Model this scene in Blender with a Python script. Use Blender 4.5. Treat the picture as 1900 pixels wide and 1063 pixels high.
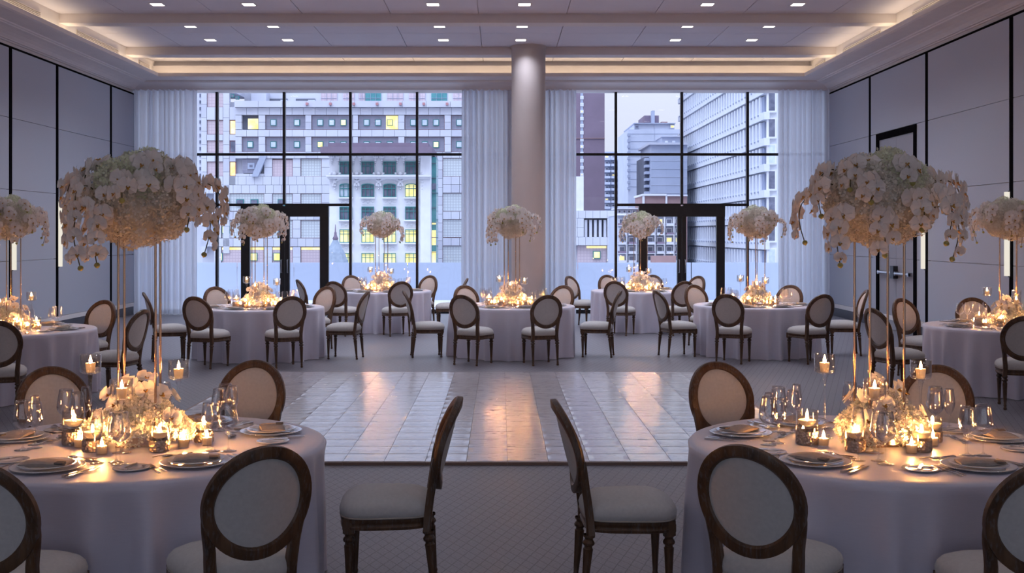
import bpy, math, random
from math import sin, cos, pi, radians, sqrt, atan2
from mathutils import Vector, Matrix, Euler, Quaternion

S = bpy.context.scene
C = S.collection
for o in list(bpy.data.objects):
    bpy.data.objects.remove(o)

# ---------------------------------------------------------------- camera
F, XV, YV, H = 2113.0, 929.0, 434.0, 1.85          # focal length and vanishing point in pixels, eye height
cam_d = bpy.data.cameras.new('camera')
cam_d.sensor_width = 36.0
cam_d.lens = F / 1900 * 36.0
cam_d.shift_x = (950.0 - XV) / 1900
cam_d.shift_y = (YV - 531.5) / 1900
cam_d.clip_start = 0.05
cam_d.clip_end = 2000
cam = bpy.data.objects.new('camera', cam_d)
cam.location = (0, 0, H)
cam.rotation_euler = (pi / 2, 0, 0)
C.objects.link(cam)
S.camera = cam

# ---------------------------------------------------------------- world, light, exposure
SKY_STRENGTH = 1.0
SUN_ENERGY = 1.3
DOWNLIGHT_W = {0: 15.0, 1: 14.0, 2: 5.0, 3: 3.0, 4: 3.0, 5: 3.0}
COVE_STRENGTH = 8.0
FLAME_STRENGTH = 660.0
S.view_settings.view_transform = 'Standard'
S.view_settings.look = 'None'
S.view_settings.exposure = 0.0
S.view_settings.gamma = 1.0
S.view_settings.use_curve_mapping = False
cy = S.cycles
cy.use_denoising = True
cy.use_adaptive_sampling = True
cy.adaptive_threshold = 0.05
cy.max_bounces = 6
cy.diffuse_bounces = 4
cy.glossy_bounces = 3
cy.transmission_bounces = 4
cy.transparent_max_bounces = 14
cy.caustics_reflective = False
cy.caustics_refractive = False
cy.sample_clamp_indirect = 4.0

W = bpy.data.worlds.new('dusk_sky')
S.world = W
W.use_nodes = True
nt = W.node_tree
nt.nodes.clear()
wo = nt.nodes.new('ShaderNodeOutputWorld')
bg = nt.nodes.new('ShaderNodeBackground')
tc = nt.nodes.new('ShaderNodeTexCoord')
sx = nt.nodes.new('ShaderNodeSeparateXYZ')
mr = nt.nodes.new('ShaderNodeMapRange')
cr = nt.nodes.new('ShaderNodeMixRGB')
mr.inputs['From Min'].default_value = 0.0
mr.inputs['From Max'].default_value = 1.0
cr.inputs[1].default_value = (0.75, 0.78, 0.90, 1)          # horizon
cr.inputs[2].default_value = (2.60, 3.05, 4.00, 1)          # an overcast dome is several times brighter overhead
nt.links.new(tc.outputs['Generated'], sx.inputs[0])
nt.links.new(sx.outputs['Z'], mr.inputs['Value'])
pw = nt.nodes.new('ShaderNodeMath'); pw.operation = 'POWER'; pw.inputs[1].default_value = 1.4
nt.links.new(mr.outputs[0], pw.inputs[0])
nt.links.new(pw.outputs[0], cr.inputs[0])
nt.links.new(cr.outputs[0], bg.inputs[0])
bg.inputs[1].default_value = SKY_STRENGTH
nt.links.new(bg.outputs[0], wo.inputs[0])

sun_d = bpy.data.lights.new('facade_fill_sun', 'SUN')            # soft sun lamp added to brighten the facades, stands in for sky glow
sun_d.energy = SUN_ENERGY
sun_d.angle = radians(40)
sun_d.color = (0.78, 0.86, 1.0)
sun = bpy.data.objects.new('facade_fill_sun', sun_d)
sun.rotation_euler = Vector((0.32, 0.47, -0.82)).to_track_quat('-Z', 'Y').to_euler()
C.objects.link(sun)

def P(x, y, d):
    """point that shows at pixel x, y of the 1900 wide frame when it stands d metres away"""
    return Vector(((x - XV) * d / F, d, H - (y - YV) * d / F))

# ---------------------------------------------------------------- materials
MATS = {}
def newmat(name):
    m = bpy.data.materials.new(name)
    m.use_nodes = True
    m.node_tree.nodes.clear()
    MATS[name] = m
    return m

class N:
    """short node helper"""
    def __init__(s, m):
        s.t = m.node_tree
    def n(s, kind, **kw):
        nd = s.t.nodes.new('ShaderNode' + kind)
        for k, v in kw.items():
            setattr(nd, k, v)
        return nd
    def l(s, a, b):
        s.t.links.new(a, b)
    def val(s, sock, v):
        if hasattr(v, 'is_output') or isinstance(v, bpy.types.NodeSocket):
            s.l(v, sock)
        else:
            sock.default_value = v
    def math(s, op, a, b=0.0, c=0.0):
        m = s.n('Math', operation=op)
        s.val(m.inputs[0], a); s.val(m.inputs[1], b); s.val(m.inputs[2], c)
        return m.outputs[0]
    def mix(s, f, a, b):
        m = s.n('MixRGB')
        s.val(m.inputs[0], f); s.val(m.inputs[1], a); s.val(m.inputs[2], b)
        return m.outputs[0]
    def coord(s, kind='Object', scale=(1, 1, 1), rot=(0, 0, 0)):
        mp = s.n('Mapping')
        if kind == 'World':
            g = s.n('NewGeometry'); s.l(g.outputs['Position'], mp.inputs['Vector'])
        else:
            t = s.n('TexCoord'); s.l(t.outputs[kind], mp.inputs['Vector'])
        mp.inputs['Scale'].default_value = scale
        mp.inputs['Rotation'].default_value = rot
        return mp.outputs[0]
    def noise(s, vec, scale, detail=3.0, rough=0.55):
        t = s.n('TexNoise')
        s.l(vec, t.inputs['Vector'])
        t.inputs['Scale'].default_value = scale
        t.inputs['Detail'].default_value = detail
        t.inputs['Roughness'].default_value = rough
        return t.outputs['Fac']
    def ramp(s, f, stops):
        r = s.n('ValToRGB')
        s.l(f, r.inputs[0])
        el = r.color_ramp.elements
        while len(el) < len(stops):
            el.new(0.5)
        for e, (p, c) in zip(el, stops):
            e.position = p
            e.color = (c[0], c[1], c[2], 1) if hasattr(c, '__len__') else (c, c, c, 1)
        return r.outputs[0]
    def bump(s, h, strength=0.3, dist=0.01):
        b = s.n('Bump')
        b.inputs['Strength'].default_value = strength
        b.inputs['Distance'].default_value = dist
        s.l(h, b.inputs['Height'])
        return b.outputs[0]
    def out(s, shader):
        o = s.n('OutputMaterial')
        s.l(shader, o.inputs[0])
    def pri(s, color, rough=0.5, metal=0.0, normal=None, spec=0.5, **kw):
        p = s.n('BsdfPrincipled')
        s.val(p.inputs['Base Color'], color)
        s.val(p.inputs['Roughness'], rough)
        s.val(p.inputs['Metallic'], metal)
        s.val(p.inputs['Specular IOR Level'], spec)
        if normal is not None:
            s.l(normal, p.inputs['Normal'])
        for k, v in kw.items():
            s.val(p.inputs[k.replace('_', ' ')], v)
        return p.outputs[0]

def c4(c):
    return (c[0], c[1], c[2], 1.0)

def pm(name, c1, c2=None, scale=12.0, rough=0.5, metal=0.0, bump=0.0, bscale=None, coord='Object', stretch=(1, 1, 1), spec=0.5, dist=0.004, **kw):
    """plain procedural surface: two close tones mixed by noise"""
    m = newmat(name); k = N(m)
    if c2 is None:
        c2 = tuple(x * 0.88 for x in c1)
    v = k.coord(coord, stretch)
    f = k.noise(v, scale)
    col = k.mix(k.ramp(f, [(0.3, 0.0), (0.7, 1.0)]), c4(c1), c4(c2))
    nrm = None
    if bump:
        nrm = k.bump(k.noise(v, bscale or scale * 4, 2.0), bump, dist)
    k.out(k.pri(col, rough, metal, nrm, spec, **kw))
    return m

def emis(name, color, strength):
    m = newmat(name); k = N(m)
    e = k.n('Emission')
    f = k.noise(k.coord('Object'), 6.0)
    col = k.mix(k.ramp(f, [(0.3, 0.0), (0.7, 0.12)]), c4(color), c4(tuple(x * 0.9 for x in color)))
    k.l(col, e.inputs[0])
    e.inputs[1].default_value = strength
    k.out(e.outputs[0])
    return m

def glass(name, tint=(1, 1, 1), refl=1.0, base=0.03, edge=0.55, rough=0.02, pw=2.6):
    """thin clear glass: what does not mirror passes straight through"""
    m = newmat(name); k = N(m)
    tr = k.n('BsdfTransparent'); tr.inputs[0].default_value = c4(tint)
    gl = k.n('BsdfGlossy'); gl.inputs['Roughness'].default_value = rough
    gl.inputs['Color'].default_value = (1, 1, 1, 1)
    lw = k.n('LayerWeight'); lw.inputs['Blend'].default_value = 0.5
    f = k.math('POWER', lw.outputs['Facing'], pw)
    f = k.math('MULTIPLY_ADD', f, edge * refl, base * refl)
    mx = k.n('MixShader')
    k.l(f, mx.inputs[0]); k.l(tr.outputs[0], mx.inputs[1]); k.l(gl.outputs[0], mx.inputs[2])
    k.out(mx.outputs[0])
    return m

def cloth_like(name, c1, c2, scale, transl, transp=0.0, rough=0.8, stretch=(1, 1, 1), coord='Object', island=0.0):
    """thin stuff that lets light through: petals, sheer curtain, frosted glass"""
    m = newmat(name); k = N(m)
    v = k.coord(coord, stretch)
    col = k.mix(k.noise(v, scale), c4(c1), c4(c2))
    if island:                                   # every petal its own tone
        gi = k.n('NewGeometry')
        col = k.mix(k.math('MULTIPLY', gi.outputs['Random Per Island'], island), col, c4((c2[0] * .50, c2[1] * .46, c2[2] * .38)))
    p = k.pri(col, rough, spec=0.2)
    t = k.n('BsdfTranslucent'); k.l(col, t.inputs[0])
    mx = k.n('MixShader'); mx.inputs[0].default_value = transl
    k.l(p, mx.inputs[1]); k.l(t.outputs[0], mx.inputs[2])
    sh = mx.outputs[0]
    if transp:
        tr = k.n('BsdfTransparent')
        m2 = k.n('MixShader'); m2.inputs[0].default_value = transp
        k.l(sh, m2.inputs[1]); k.l(tr.outputs[0], m2.inputs[2])
        sh = m2.outputs[0]
    k.out(sh)
    return m

# room
pm('plaster', (0.72, 0.68, 0.68), (0.68, 0.64, 0.65), 3.0, 0.75, coord='World')
pm('plaster_white', (0.78, 0.75, 0.74), (0.74, 0.71, 0.71), 3.0, 0.7, coord='World')
pm('column_paint', (0.50, 0.44, 0.42), (0.47, 0.415, 0.40), 2.0, 0.6, coord='World')
pm('ceiling_panel', (0.68, 0.67, 0.75), (0.65, 0.64, 0.72), 2.0, 0.75, coord='World')
pm('wall_fabric', (0.47, 0.51, 0.60), (0.44, 0.48, 0.565), 260.0, 0.85, bump=0.25, bscale=500, coord='World', spec=0.25)
pm('black_metal', (0.010, 0.010, 0.013), (0.016, 0.016, 0.02), 8.0, 0.4, coord='World')
pm('black_reveal', (0.006, 0.006, 0.008), (0.010, 0.010, 0.012), 8.0, 0.9, coord='World', spec=0.0)
pm('dark_base', (0.05, 0.05, 0.07), (0.04, 0.04, 0.055), 5.0, 0.35, coord='World')
pm('door_panel', (0.33, 0.33, 0.37), (0.29, 0.29, 0.33), 90.0, 0.6, coord='World')
pm('steel', (0.62, 0.62, 0.66), (0.52, 0.52, 0.56), 30.0, 0.28, 1.0)
pm('vent_metal', (0.55, 0.5, 0.46), (0.5, 0.46, 0.42), 30.0, 0.6)
glass('window_glass', (0.97, 0.98, 1.0), 1.0, 0.015, 0.30, 0.0)
cloth_like('sheer', (0.80, 0.81, 0.87), (0.70, 0.72, 0.79), 30.0, 0.50, 0.06, stretch=(6, 1, 0.15))
cloth_like('frosted', (0.66, 0.71, 0.81), (0.62, 0.68, 0.79), 0.6, 0.6, 0.06, 0.6, coord='World')
emis('cove_led', (1.0, 0.76, 0.50), COVE_STRENGTH)
emis('downlight_lens', (1.0, 0.93, 0.90), 6.0)
emis('sconce_lens', (1.0, 0.93, 0.80), 0.85)

# carpet: dark diamond lattice on a lavender-brown pile
m = newmat('carpet'); k = N(m)
g = k.n('NewGeometry'); sp = k.n('SeparateXYZ'); k.l(g.outputs['Position'], sp.inputs[0])
wob = k.noise(k.coord('World'), 30.0, 2.0)
xx = k.math('MULTIPLY_ADD', wob, 0.012, sp.outputs['X'])
def lattice(slope, per, w):
    u = k.math('DIVIDE', k.math('MULTIPLY_ADD', sp.outputs['Y'], slope, xx), per)
    fr = k.math('ABSOLUTE', k.math('SUBTRACT', k.math('FRACT', u), 0.5))
    return k.math('LESS_THAN', fr, w)
ln = k.math('MAXIMUM', lattice(-1 / 3.06, 0.077, 0.045), lattice(1 / 1.84, 0.077, 0.04))
yarn = k.noise(k.coord('World', (60, 160, 60)), 1.0, 3.0, 0.7)
col = k.mix(k.ramp(yarn, [(0.3, 0.0), (0.7, 1.0)]), c4((0.105, 0.10, 0.118)), c4((0.245, 0.235, 0.272)))
col = k.mix(k.math('MULTIPLY', ln, 0.75), col, c4((0.035, 0.030, 0.036)))
hgt = k.math('SUBTRACT', yarn, k.math('MULTIPLY', ln, 0.8))
k.out(k.pri(col, 0.46, normal=k.bump(hgt, 0.18, 0.004), spec=1.0, Sheen_Weight=0.10, Sheen_Roughness=0.3))

# dance floor: white-washed timber with long grain, glossy
m = newmat('whitewashed_wood'); k = N(m)
oi = k.n('ObjectInfo')
v = k.coord('World', (1.6, 12, 12))
gr = k.noise(v, 1.6, 5.0, 0.65)
gr2 = k.noise(k.coord('World', (5, 70, 10)), 1.0, 4.0, 0.7)
gm = k.math('MULTIPLY_ADD', gr2, 0.5, k.math('MULTIPLY', gr, 0.6))
col = k.mix(k.ramp(gm, [(0.35, 0.0), (0.75, 1.0)]), c4((0.48, 0.435, 0.45)), c4((0.84, 0.80, 0.83)))
col = k.mix(k.math('MULTIPLY', oi.outputs['Random'], 0.22), col, c4((0.42, 0.36, 0.37)))
rg = k.math('MULTIPLY_ADD', k.noise(k.coord('World', (3, 18, 3)), 2.0, 3.0), 0.26, 0.17)
k.out(k.pri(col, rg, normal=k.bump(gm, 0.10, 0.004), spec=1.0, Coat_Weight=1.0, Coat_IOR=1.9, Coat_Roughness=0.20))
pm('floor_trim', (0.28, 0.20, 0.17), (0.22, 0.16, 0.135), 25.0, 0.5, coord='World', stretch=(1, 8, 8))

# chair wood: brown oak with grey wash in the open grain
m = newmat('weathered_oak'); k = N(m)
v = k.coord('Object', (22, 22, 4))
a = k.noise(v, 1.0, 4.0, 0.6)
b = k.noise(k.coord('Object', (70, 70, 9)), 1.3, 4.0, 0.7)
col = k.ramp(a, [(0.30, (0.045, 0.022, 0.011)), (0.55, (0.105, 0.052, 0.024)), (0.80, (0.15, 0.082, 0.042))])
col = k.mix(k.ramp(b, [(0.52, 0.0), (0.68, 0.5)]), col, c4((0.17, 0.168, 0.17)))
k.out(k.pri(col, 0.42, normal=k.bump(b, 0.18, 0.002), spec=0.45))
pm('linen', (0.62, 0.61, 0.595), (0.56, 0.55, 0.54), 55.0, 0.9, bump=0.2, bscale=420, spec=0.2, Sheen_Weight=0.2)
pm('piping', (0.50, 0.45, 0.40), (0.45, 0.40, 0.36), 60.0, 0.9, spec=0.2)

# tablecloth: satin with slubs
m = newmat('satin'); k = N(m)
sl = k.noise(k.coord('Object', (9, 9, 90)), 2.0, 3.0, 0.6)
col = k.mix(sl, c4((0.66, 0.65, 0.77)), c4((0.74, 0.725, 0.84)))
k.out(k.pri(col, 0.40, normal=k.bump(sl, 0.08, 0.003), spec=0.6, Sheen_Weight=0.25, Sheen_Roughness=0.4))
pm('china', (0.80, 0.79, 0.79), (0.76, 0.75, 0.755), 9.0, 0.10, spec=0.6, Coat_Weight=0.4, Coat_Roughness=0.05)
pm('silver_rim', (0.80, 0.79, 0.78), (0.70, 0.69, 0.69), 14.0, 0.16, 1.0)
pm('cutlery_steel', (0.74, 0.71, 0.68), (0.62, 0.60, 0.58), 40.0, 0.16, 1.0)
pm('napkin_linen', (0.44, 0.39, 0.355), (0.385, 0.34, 0.31), 60.0, 0.9, bump=0.3, bscale=320, spec=0.15)
pm('napkin_shade', (0.20, 0.175, 0.16), (0.17, 0.15, 0.135), 60.0, 0.9, bump=0.3, bscale=320, spec=0.15)  # same linen darkened: shade painted into the colour
pm('brass', (0.72, 0.50, 0.34), (0.62, 0.42, 0.28), 8.0, 0.26, 1.0)
m = newmat('hammered_gold'); k = N(m)
vo = k.n('TexVoronoi'); k.l(k.coord('Object'), vo.inputs['Vector']); vo.inputs['Scale'].default_value = 75.0
col = k.mix(vo.outputs['Distance'], c4((0.66, 0.52, 0.40)), c4((0.48, 0.36, 0.27)))
k.out(k.pri(col, 0.33, 0.85, k.bump(vo.outputs['Distance'], 0.8, 0.01)))
glass('crystal', (0.965, 0.965, 0.97), 1.0, 0.05, 0.95, 0.03, 1.7)
glass('holder_glass', (0.975, 0.97, 0.96), 1.0, 0.045, 0.85, 0.04, 1.9)
glass('water', (0.96, 0.97, 0.97), 1.0, 0.03, 0.25, 0.03)
m = newmat('wax'); k = N(m)
col = k.mix(k.noise(k.coord('Object'), 20.0), c4((0.97, 0.92, 0.82)), c4((0.95, 0.90, 0.78)))
p = k.pri(col, 0.5, spec=0.3)
t = k.n('BsdfTranslucent'); k.l(col, t.inputs[0])
mx = k.n('MixShader'); mx.inputs[0].default_value = 0.75
k.l(p, mx.inputs[1]); k.l(t.outputs[0], mx.inputs[2]); k.out(mx.outputs[0])
pm('wick', (0.03, 0.02, 0.015), (0.02, 0.015, 0.01), 30.0, 0.9)
m = emis('flame', (1.0, 0.41, 0.12), FLAME_STRENGTH)
cloth_like('orchid_white', (0.94, 0.90, 0.88), (0.90, 0.85, 0.82), 14.0, 0.28, 0.0, 0.6)
pm('orchid_lip', (0.55, 0.20, 0.06), (0.62, 0.42, 0.06), 60.0, 0.5)
cloth_like('hydrangea_white', (0.95, 0.91, 0.84), (0.88, 0.83, 0.74), 25.0, 0.25, 0.0, 0.7, island=0.38)
cloth_like('hydrangea_green', (0.80, 0.86, 0.62), (0.88, 0.90, 0.74), 25.0, 0.25, 0.0, 0.7, island=0.38)
pm('stem_green', (0.07, 0.06, 0.025), (0.10, 0.085, 0.03), 30.0, 0.5)
pm('bud_green', (0.36, 0.36, 0.10), (0.45, 0.38, 0.14), 30.0, 0.5)

# city
def stone_mat(name, c1, c2, scale=0.5, coord='World', r=0.85):
    return pm(name, c1, c2, scale, r, coord=coord, spec=0.2)
stone_mat('granite', (0.62, 0.64, 0.72), (0.56, 0.57, 0.66), 0.30)
stone_mat('granite_dark', (0.55, 0.565, 0.65), (0.50, 0.51, 0.60), 0.30)
stone_mat('white_stone', (0.78, 0.79, 0.84), (0.70, 0.71, 0.78), 0.6)
stone_mat('white_precast', (0.72, 0.75, 0.82), (0.66, 0.69, 0.77), 0.4)
stone_mat('grey_precast', (0.34, 0.38, 0.52), (0.29, 0.33, 0.46), 0.4)
stone_mat('brown_brick', (0.25, 0.19, 0.25), (0.21, 0.16, 0.21), 0.25)
stone_mat('red_brick', (0.40, 0.26, 0.26), (0.34, 0.22, 0.22), 0.5)
stone_mat('red_trim_paint', (0.52, 0.26, 0.28), (0.45, 0.22, 0.24), 0.5)
stone_mat('purple_metal', (0.24, 0.19, 0.26), (0.20, 0.16, 0.22), 0.5)
stone_mat('pale_concrete', (0.60, 0.64, 0.76), (0.53, 0.57, 0.69), 0.25)
stone_mat('mid_concrete', (0.42, 0.46, 0.58), (0.36, 0.40, 0.52), 0.25)
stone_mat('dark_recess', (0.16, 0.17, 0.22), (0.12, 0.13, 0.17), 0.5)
stone_mat('slate', (0.32, 0.37, 0.46), (0.25, 0.30, 0.38), 3.0)
stone_mat('teal_paint', (0.07, 0.26, 0.27), (0.05, 0.21, 0.22), 0.6)
stone_mat('terrace_stone', (0.70, 0.70, 0.74), (0.62, 0.62, 0.67), 1.0)
stone_mat('asphalt', (0.34, 0.34, 0.37), (0.28, 0.28, 0.31), 0.2)
def pane_mat(name, c1, c2, strength=0.0, scale=0.9):
    m = newmat(name); k = N(m)
    f = k.ramp(k.noise(k.coord('World', (1, 1, 1)), scale, 3.0), [(0.35, 0.0), (0.65, 1.0)])
    col = k.mix(f, c4(c1), c4(c2))
    kw = {}
    p = k.n('BsdfPrincipled')
    k.l(col, p.inputs['Base Color']); p.inputs['Roughness'].default_value = 0.15
    if strength:
        k.l(col, p.inputs['Emission Color']); p.inputs['Emission Strength'].default_value = strength
    k.out(p.outputs[0])
pane_mat('pane_dark', (0.10, 0.11, 0.17), (0.19, 0.20, 0.28))
pane_mat('pane_pale', (0.50, 0.58, 0.70), (0.66, 0.74, 0.84))
pane_mat('pane_lit', (0.95, 0.70, 0.16), (0.90, 0.82, 0.42), 0.85, 0.8)
pane_mat('pane_teal', (0.06, 0.24, 0.27), (0.09, 0.30, 0.32))
def block_mat(name, c1, c2, line, per):
    """glass blocks too small to pick apart: a fine grid of joints"""
    m = newmat(name); k = N(m)
    g = k.n('NewGeometry'); sp = k.n('SeparateXYZ'); k.l(g.outputs['Position'], sp.inputs[0])
    def ln(s_):
        return k.math('GREATER_THAN', k.math('FRACT', k.math('DIVIDE', s_, per)), 0.80)
    f = k.math('MAXIMUM', ln(sp.outputs['X']), ln(sp.outputs['Z']))
    col = k.mix(k.noise(k.coord('World'), 1.5), c4(c1), c4(c2))
    k.out(k.pri(k.mix(f, col, c4(line)), 0.35))
block_mat('glass_block_dark', (0.17, 0.17, 0.24), (0.24, 0.24, 0.32), (0.36, 0.36, 0.46), 0.20)
block_mat('glass_block_pale', (0.62, 0.66, 0.68), (0.56, 0.60, 0.64), (0.42, 0.45, 0.50), 0.42)
block_mat('glass_block_pink', (0.62, 0.52, 0.56), (0.58, 0.48, 0.53), (0.50, 0.40, 0.46), 0.45)

# ---------------------------------------------------------------- mesh helpers
class MB:
    def __init__(s):
        s.v, s.f, s.m = [], [], []
    def add(s, vs, fs, mi=0):
        o = len(s.v)
        s.v.extend(tuple(p) for p in vs)
        for f in fs:
            s.f.append(tuple(i + o for i in f)); s.m.append(mi)
    def box(s, x0, x1, y0, y1, z0, z1, mi=0, mat=None):
        vs = [(x, y, z) for z in (z0, z1) for y in (y0, y1) for x in (x0, x1)]
        if mat:
            vs = [mat @ Vector(p) for p in vs]
        s.add(vs, [(0, 2, 3, 1), (4, 5, 7, 6), (0, 1, 5, 4), (2, 6, 7, 3), (0, 4, 6, 2), (1, 3, 7, 5)], mi)
        return s
    def grid(s, fn, nu, nv, cu=False, cv=False, mi=0):
        """fn(u, v) in 0..1; cu / cv close the strip"""
        mu, mv = (nu if cu else nu + 1), (nv if cv else nv + 1)
        vs = [fn(i / nu, j / nv) for j in range(mv) for i in range(mu)]
        fs = []
        for j in range(nv):
            for i in range(nu):
                a = j * mu + i; b = j * mu + (i + 1) % mu
                c = ((j + 1) % mv) * mu + (i + 1) % mu; d = ((j + 1) % mv) * mu + i
                fs.append((a, b, c, d))
        s.add(vs, fs, mi)
        return s
    def lathe(s, prof, seg=24, cx=0.0, cyy=0.0, mi=0, flute=0.0, fl_rng=(0, 0)):
        """profile of (r, z); r 0 closes with a fan of quads"""
        n = len(prof)
        def fn(u, v):
            r, z = prof[min(n - 1, int(round(v * (n - 1))))]
            i = int(round(u * seg))
            if flute and fl_rng[0] < z < fl_rng[1] and i % 2:
                r *= 1 - flute
            a = 2 * pi * u
            return (cx + r * cos(a), cyy + r * sin(a), z)
        s.grid(fn, seg, n - 1, cu=True, mi=mi)
        return s
    def sweep(s, path, sect, closed=False, up=(0, 1, 0), mi=0, cap=True, scale=None):
        """sect: closed 2D outline (a, b): a along side = t x up, b along up"""
        n, q = len(path), len(sect)
        path = [Vector(p) for p in path]
        rings = []
        for i in range(n):
            if closed:
                t = path[(i + 1) % n] - path[i - 1]
            else:
                t = path[min(n - 1, i + 1)] - path[max(0, i - 1)]
            t.normalize()
            upv = Vector(up(i / max(1, n - 1)) if callable(up) else up)
            side = t.cross(upv)
            if side.length < 1e-5:
                side = t.cross(Vector((1, 0, 0)))
            side.normalize()
            u2 = side.cross(t).normalized()
            k_ = scale(i / max(1, n - 1)) if scale else 1.0
            ks = k_ if hasattr(k_, '__len__') else (k_, k_)
            rings.append([path[i] + side * (a * ks[0]) + u2 * (b * ks[1]) for a, b in sect])
        vs = [p for r in rings for p in r]
        fs = []
        for i in range(n if closed else n - 1):
            j = (i + 1) % n
            for c in range(q):
                d = (c + 1) % q
                fs.append((i * q + c, i * q + d, j * q + d, j * q + c))
        if cap and not closed:
            fs.append(tuple(range(q - 1, -1, -1)))
            fs.append(tuple((n - 1) * q + c for c in range(q)))
        s.add(vs, fs, mi)
        return s
    def tube(s, path, r, seg=8, mi=0, scale=None):
        return s.sweep(path, [(r * cos(2 * pi * i / seg), r * sin(2 * pi * i / seg)) for i in range(seg)], False, (0.13, 0.21, 0.97), mi, True, scale)
    def mesh(s, name, mats, smooth=True, angle=None):
        me = bpy.data.meshes.new(name)
        me.from_pydata(s.v, [], s.f)
        for m_ in (mats if isinstance(mats, (list, tuple)) else [mats]):
            me.materials.append(MATS[m_])
        if any(s.m):
            me.polygons.foreach_set('material_index', s.m)
        if smooth:
            me.polygons.foreach_set('use_smooth', [True] * len(me.polygons))
        me.update()
        if smooth and angle:
            me.set_sharp_from_angle(angle=radians(angle))
        return me

def ob(name, me, parent=None, loc=(0, 0, 0), rot=(0, 0, 0), scale=(1, 1, 1)):
    o = bpy.data.objects.new(name, me)
    C.objects.link(o)
    o.location = loc
    if isinstance(rot, Quaternion):
        o.rotation_euler = rot.to_euler()
    else:
        o.rotation_euler = rot
    o.scale = scale
    if parent is not None:
        o.parent = parent
    return o

def tag(o, label, cat, group=None):
    o['label'] = label
    o['category'] = cat
    if group:
        o['group'] = group
    return o

def thing(name, label, cat, loc=(0, 0, 0), rz=0.0, group=None):
    o = ob(name, None, None, loc, (0, 0, rz))
    o.empty_display_size = 0.1
    return tag(o, label, cat, group)

def struct(o):
    o['kind'] = 'structure'
    return o

def tree_copy(root, loc, rz, label, group=None, keep=None):
    """copy a thing with its parts and sub-parts (mesh data shared)"""
    def cp(o, parent):
        c = o.copy()
        C.objects.link(c)
        c.parent = parent
        for ch in kids.get(o, ()):
            cp(ch, c)
        return c
    kids = {}
    stack = [root]
    while stack:
        o = stack.pop()
        kids[o] = list(KIDS.get(o.name, ()))
        stack.extend(kids[o])
    r = cp(root, None)
    r.location = loc
    r.rotation_euler = (0, 0, rz)
    r['label'] = label
    if group:
        r['group'] = group
    return r

KIDS = {}
def part(name, me, parent, loc=(0, 0, 0), rot=(0, 0, 0), scale=(1, 1, 1)):
    o = ob(name, me, parent, loc, rot, scale)
    KIDS.setdefault(parent.name, []).append(o)
    return o

_cubes = {}
def cube(mat):
    if mat not in _cubes:
        _cubes[mat] = MB().box(-.5, .5, -.5, .5, -.5, .5).mesh('block_' + mat, mat, False)
    return _cubes[mat]
def blk(name, x0, x1, y0, y1, z0, z1, mat, parent=None):
    """axis aligned block that shares one unit mesh per material"""
    off = parent.location if parent is not None else Vector((0, 0, 0))
    return part_or_top(name, cube(mat), parent, ((x0 + x1) / 2 - off[0], (y0 + y1) / 2 - off[1], (z0 + z1) / 2 - off[2]), (abs(x1 - x0), abs(y1 - y0), abs(z1 - z0)))
def part_or_top(name, me, parent, loc, scale):
    if parent is None:
        return ob(name, me, None, loc, (0, 0, 0), scale)
    return part(name, me, parent, loc, (0, 0, 0), scale)

# ================================================================ the room
XL, XR, YB, YF = -8.48, 7.58, 26.2, -4.0       # side walls, window wall, wall behind the camera
ZC = 5.715                                      # ceiling panels
struct(blk('floor', XL - 0.3, XR + 0.3, YF - 0.3, 26.75, -0.25, 0.0, 'carpet'))

# ---- ceiling: slab, panels, beams, soffit with crown and light cove
ceil = struct(blk('ceiling', XL - 0.3, XR + 0.3, YF - 0.3, 26.75, ZC + 0.035, ZC + 0.45, 'ceiling_panel'))
croot = struct(ob('ceiling', None)); croot.name = 'ceiling_panelling'
BEAMS = [(23.56, 23.94), (19.99, 20.33), (16.42, 16.76), (12.85, 13.19), (9.28, 9.62), (5.71, 6.05), (2.14, 2.48), (-1.43, -1.09)]
ux0, ux1, uy1 = -7.75, 6.94, 25.55              # upstand faces
bays = [(BEAMS[0][1], uy1)] + [(BEAMS[i + 1][1], BEAMS[i][0]) for i in range(4)]
for bi, (a, b) in enumerate(bays):
    mid = [a, b] if bi == 0 else [a, (a + b) / 2, b]
    for j in range(len(mid) - 1):
        for q in range(-5, 6):
            x0 = max(ux0, -0.388 + 1.545 * q); x1 = min(ux1, -0.388 + 1.545 * (q + 1))
            if x1 - x0 < 0.05:
                continue
            blk('ceiling_tile', x0 + .006, x1 - .006, mid[j] + .006, mid[j + 1] - .006, ZC, ZC + 0.03, 'ceiling_panel', croot)
blk('ceiling_tile', ux0, ux1, YF, BEAMS[4][1], ZC, ZC + 0.03, 'ceiling_panel', croot)
for a, b in BEAMS:
    blk('ceiling_beam', ux0 - .02, ux1 + .02, a, b, 5.556, ZC + 0.02, 'plaster', croot)
# upstands behind the cove
for nm, bx in (('upstand', (XL - .2, ux0, YF, 26.7)), ('upstand', (ux1, XR + .2, YF, 26.7)), ('upstand', (XL - .2, XR + .2, uy1, 26.7))):
    blk(nm, bx[0], bx[1], bx[2], bx[3], 5.33, ZC + 0.03, 'plaster_white', croot)
# air grilles set in the upstands
def grille(x, y0, y1, side):
    t = MB()
    t.box(x, x + side * .012, y0, y1, 5.44, 5.58)
    o = part('air_grille', t.mesh('air_grille', 'vent_metal', False), croot)
    for i in range(5):
        z = 5.455 + i * .027
        t = MB().box(x + side * .012, x + side * .03, y0 + .02, y1 - .02, z, z + .008)
        part('slat', t.mesh('slat', 'plaster', False), o)
for a, b in ((20.55, 23.3), (24.1, 25.35), (17.2, 19.4)):
    grille(ux0, a + .25, b - .25, 1); grille(ux1, a + .25, b - .25, -1)
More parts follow.
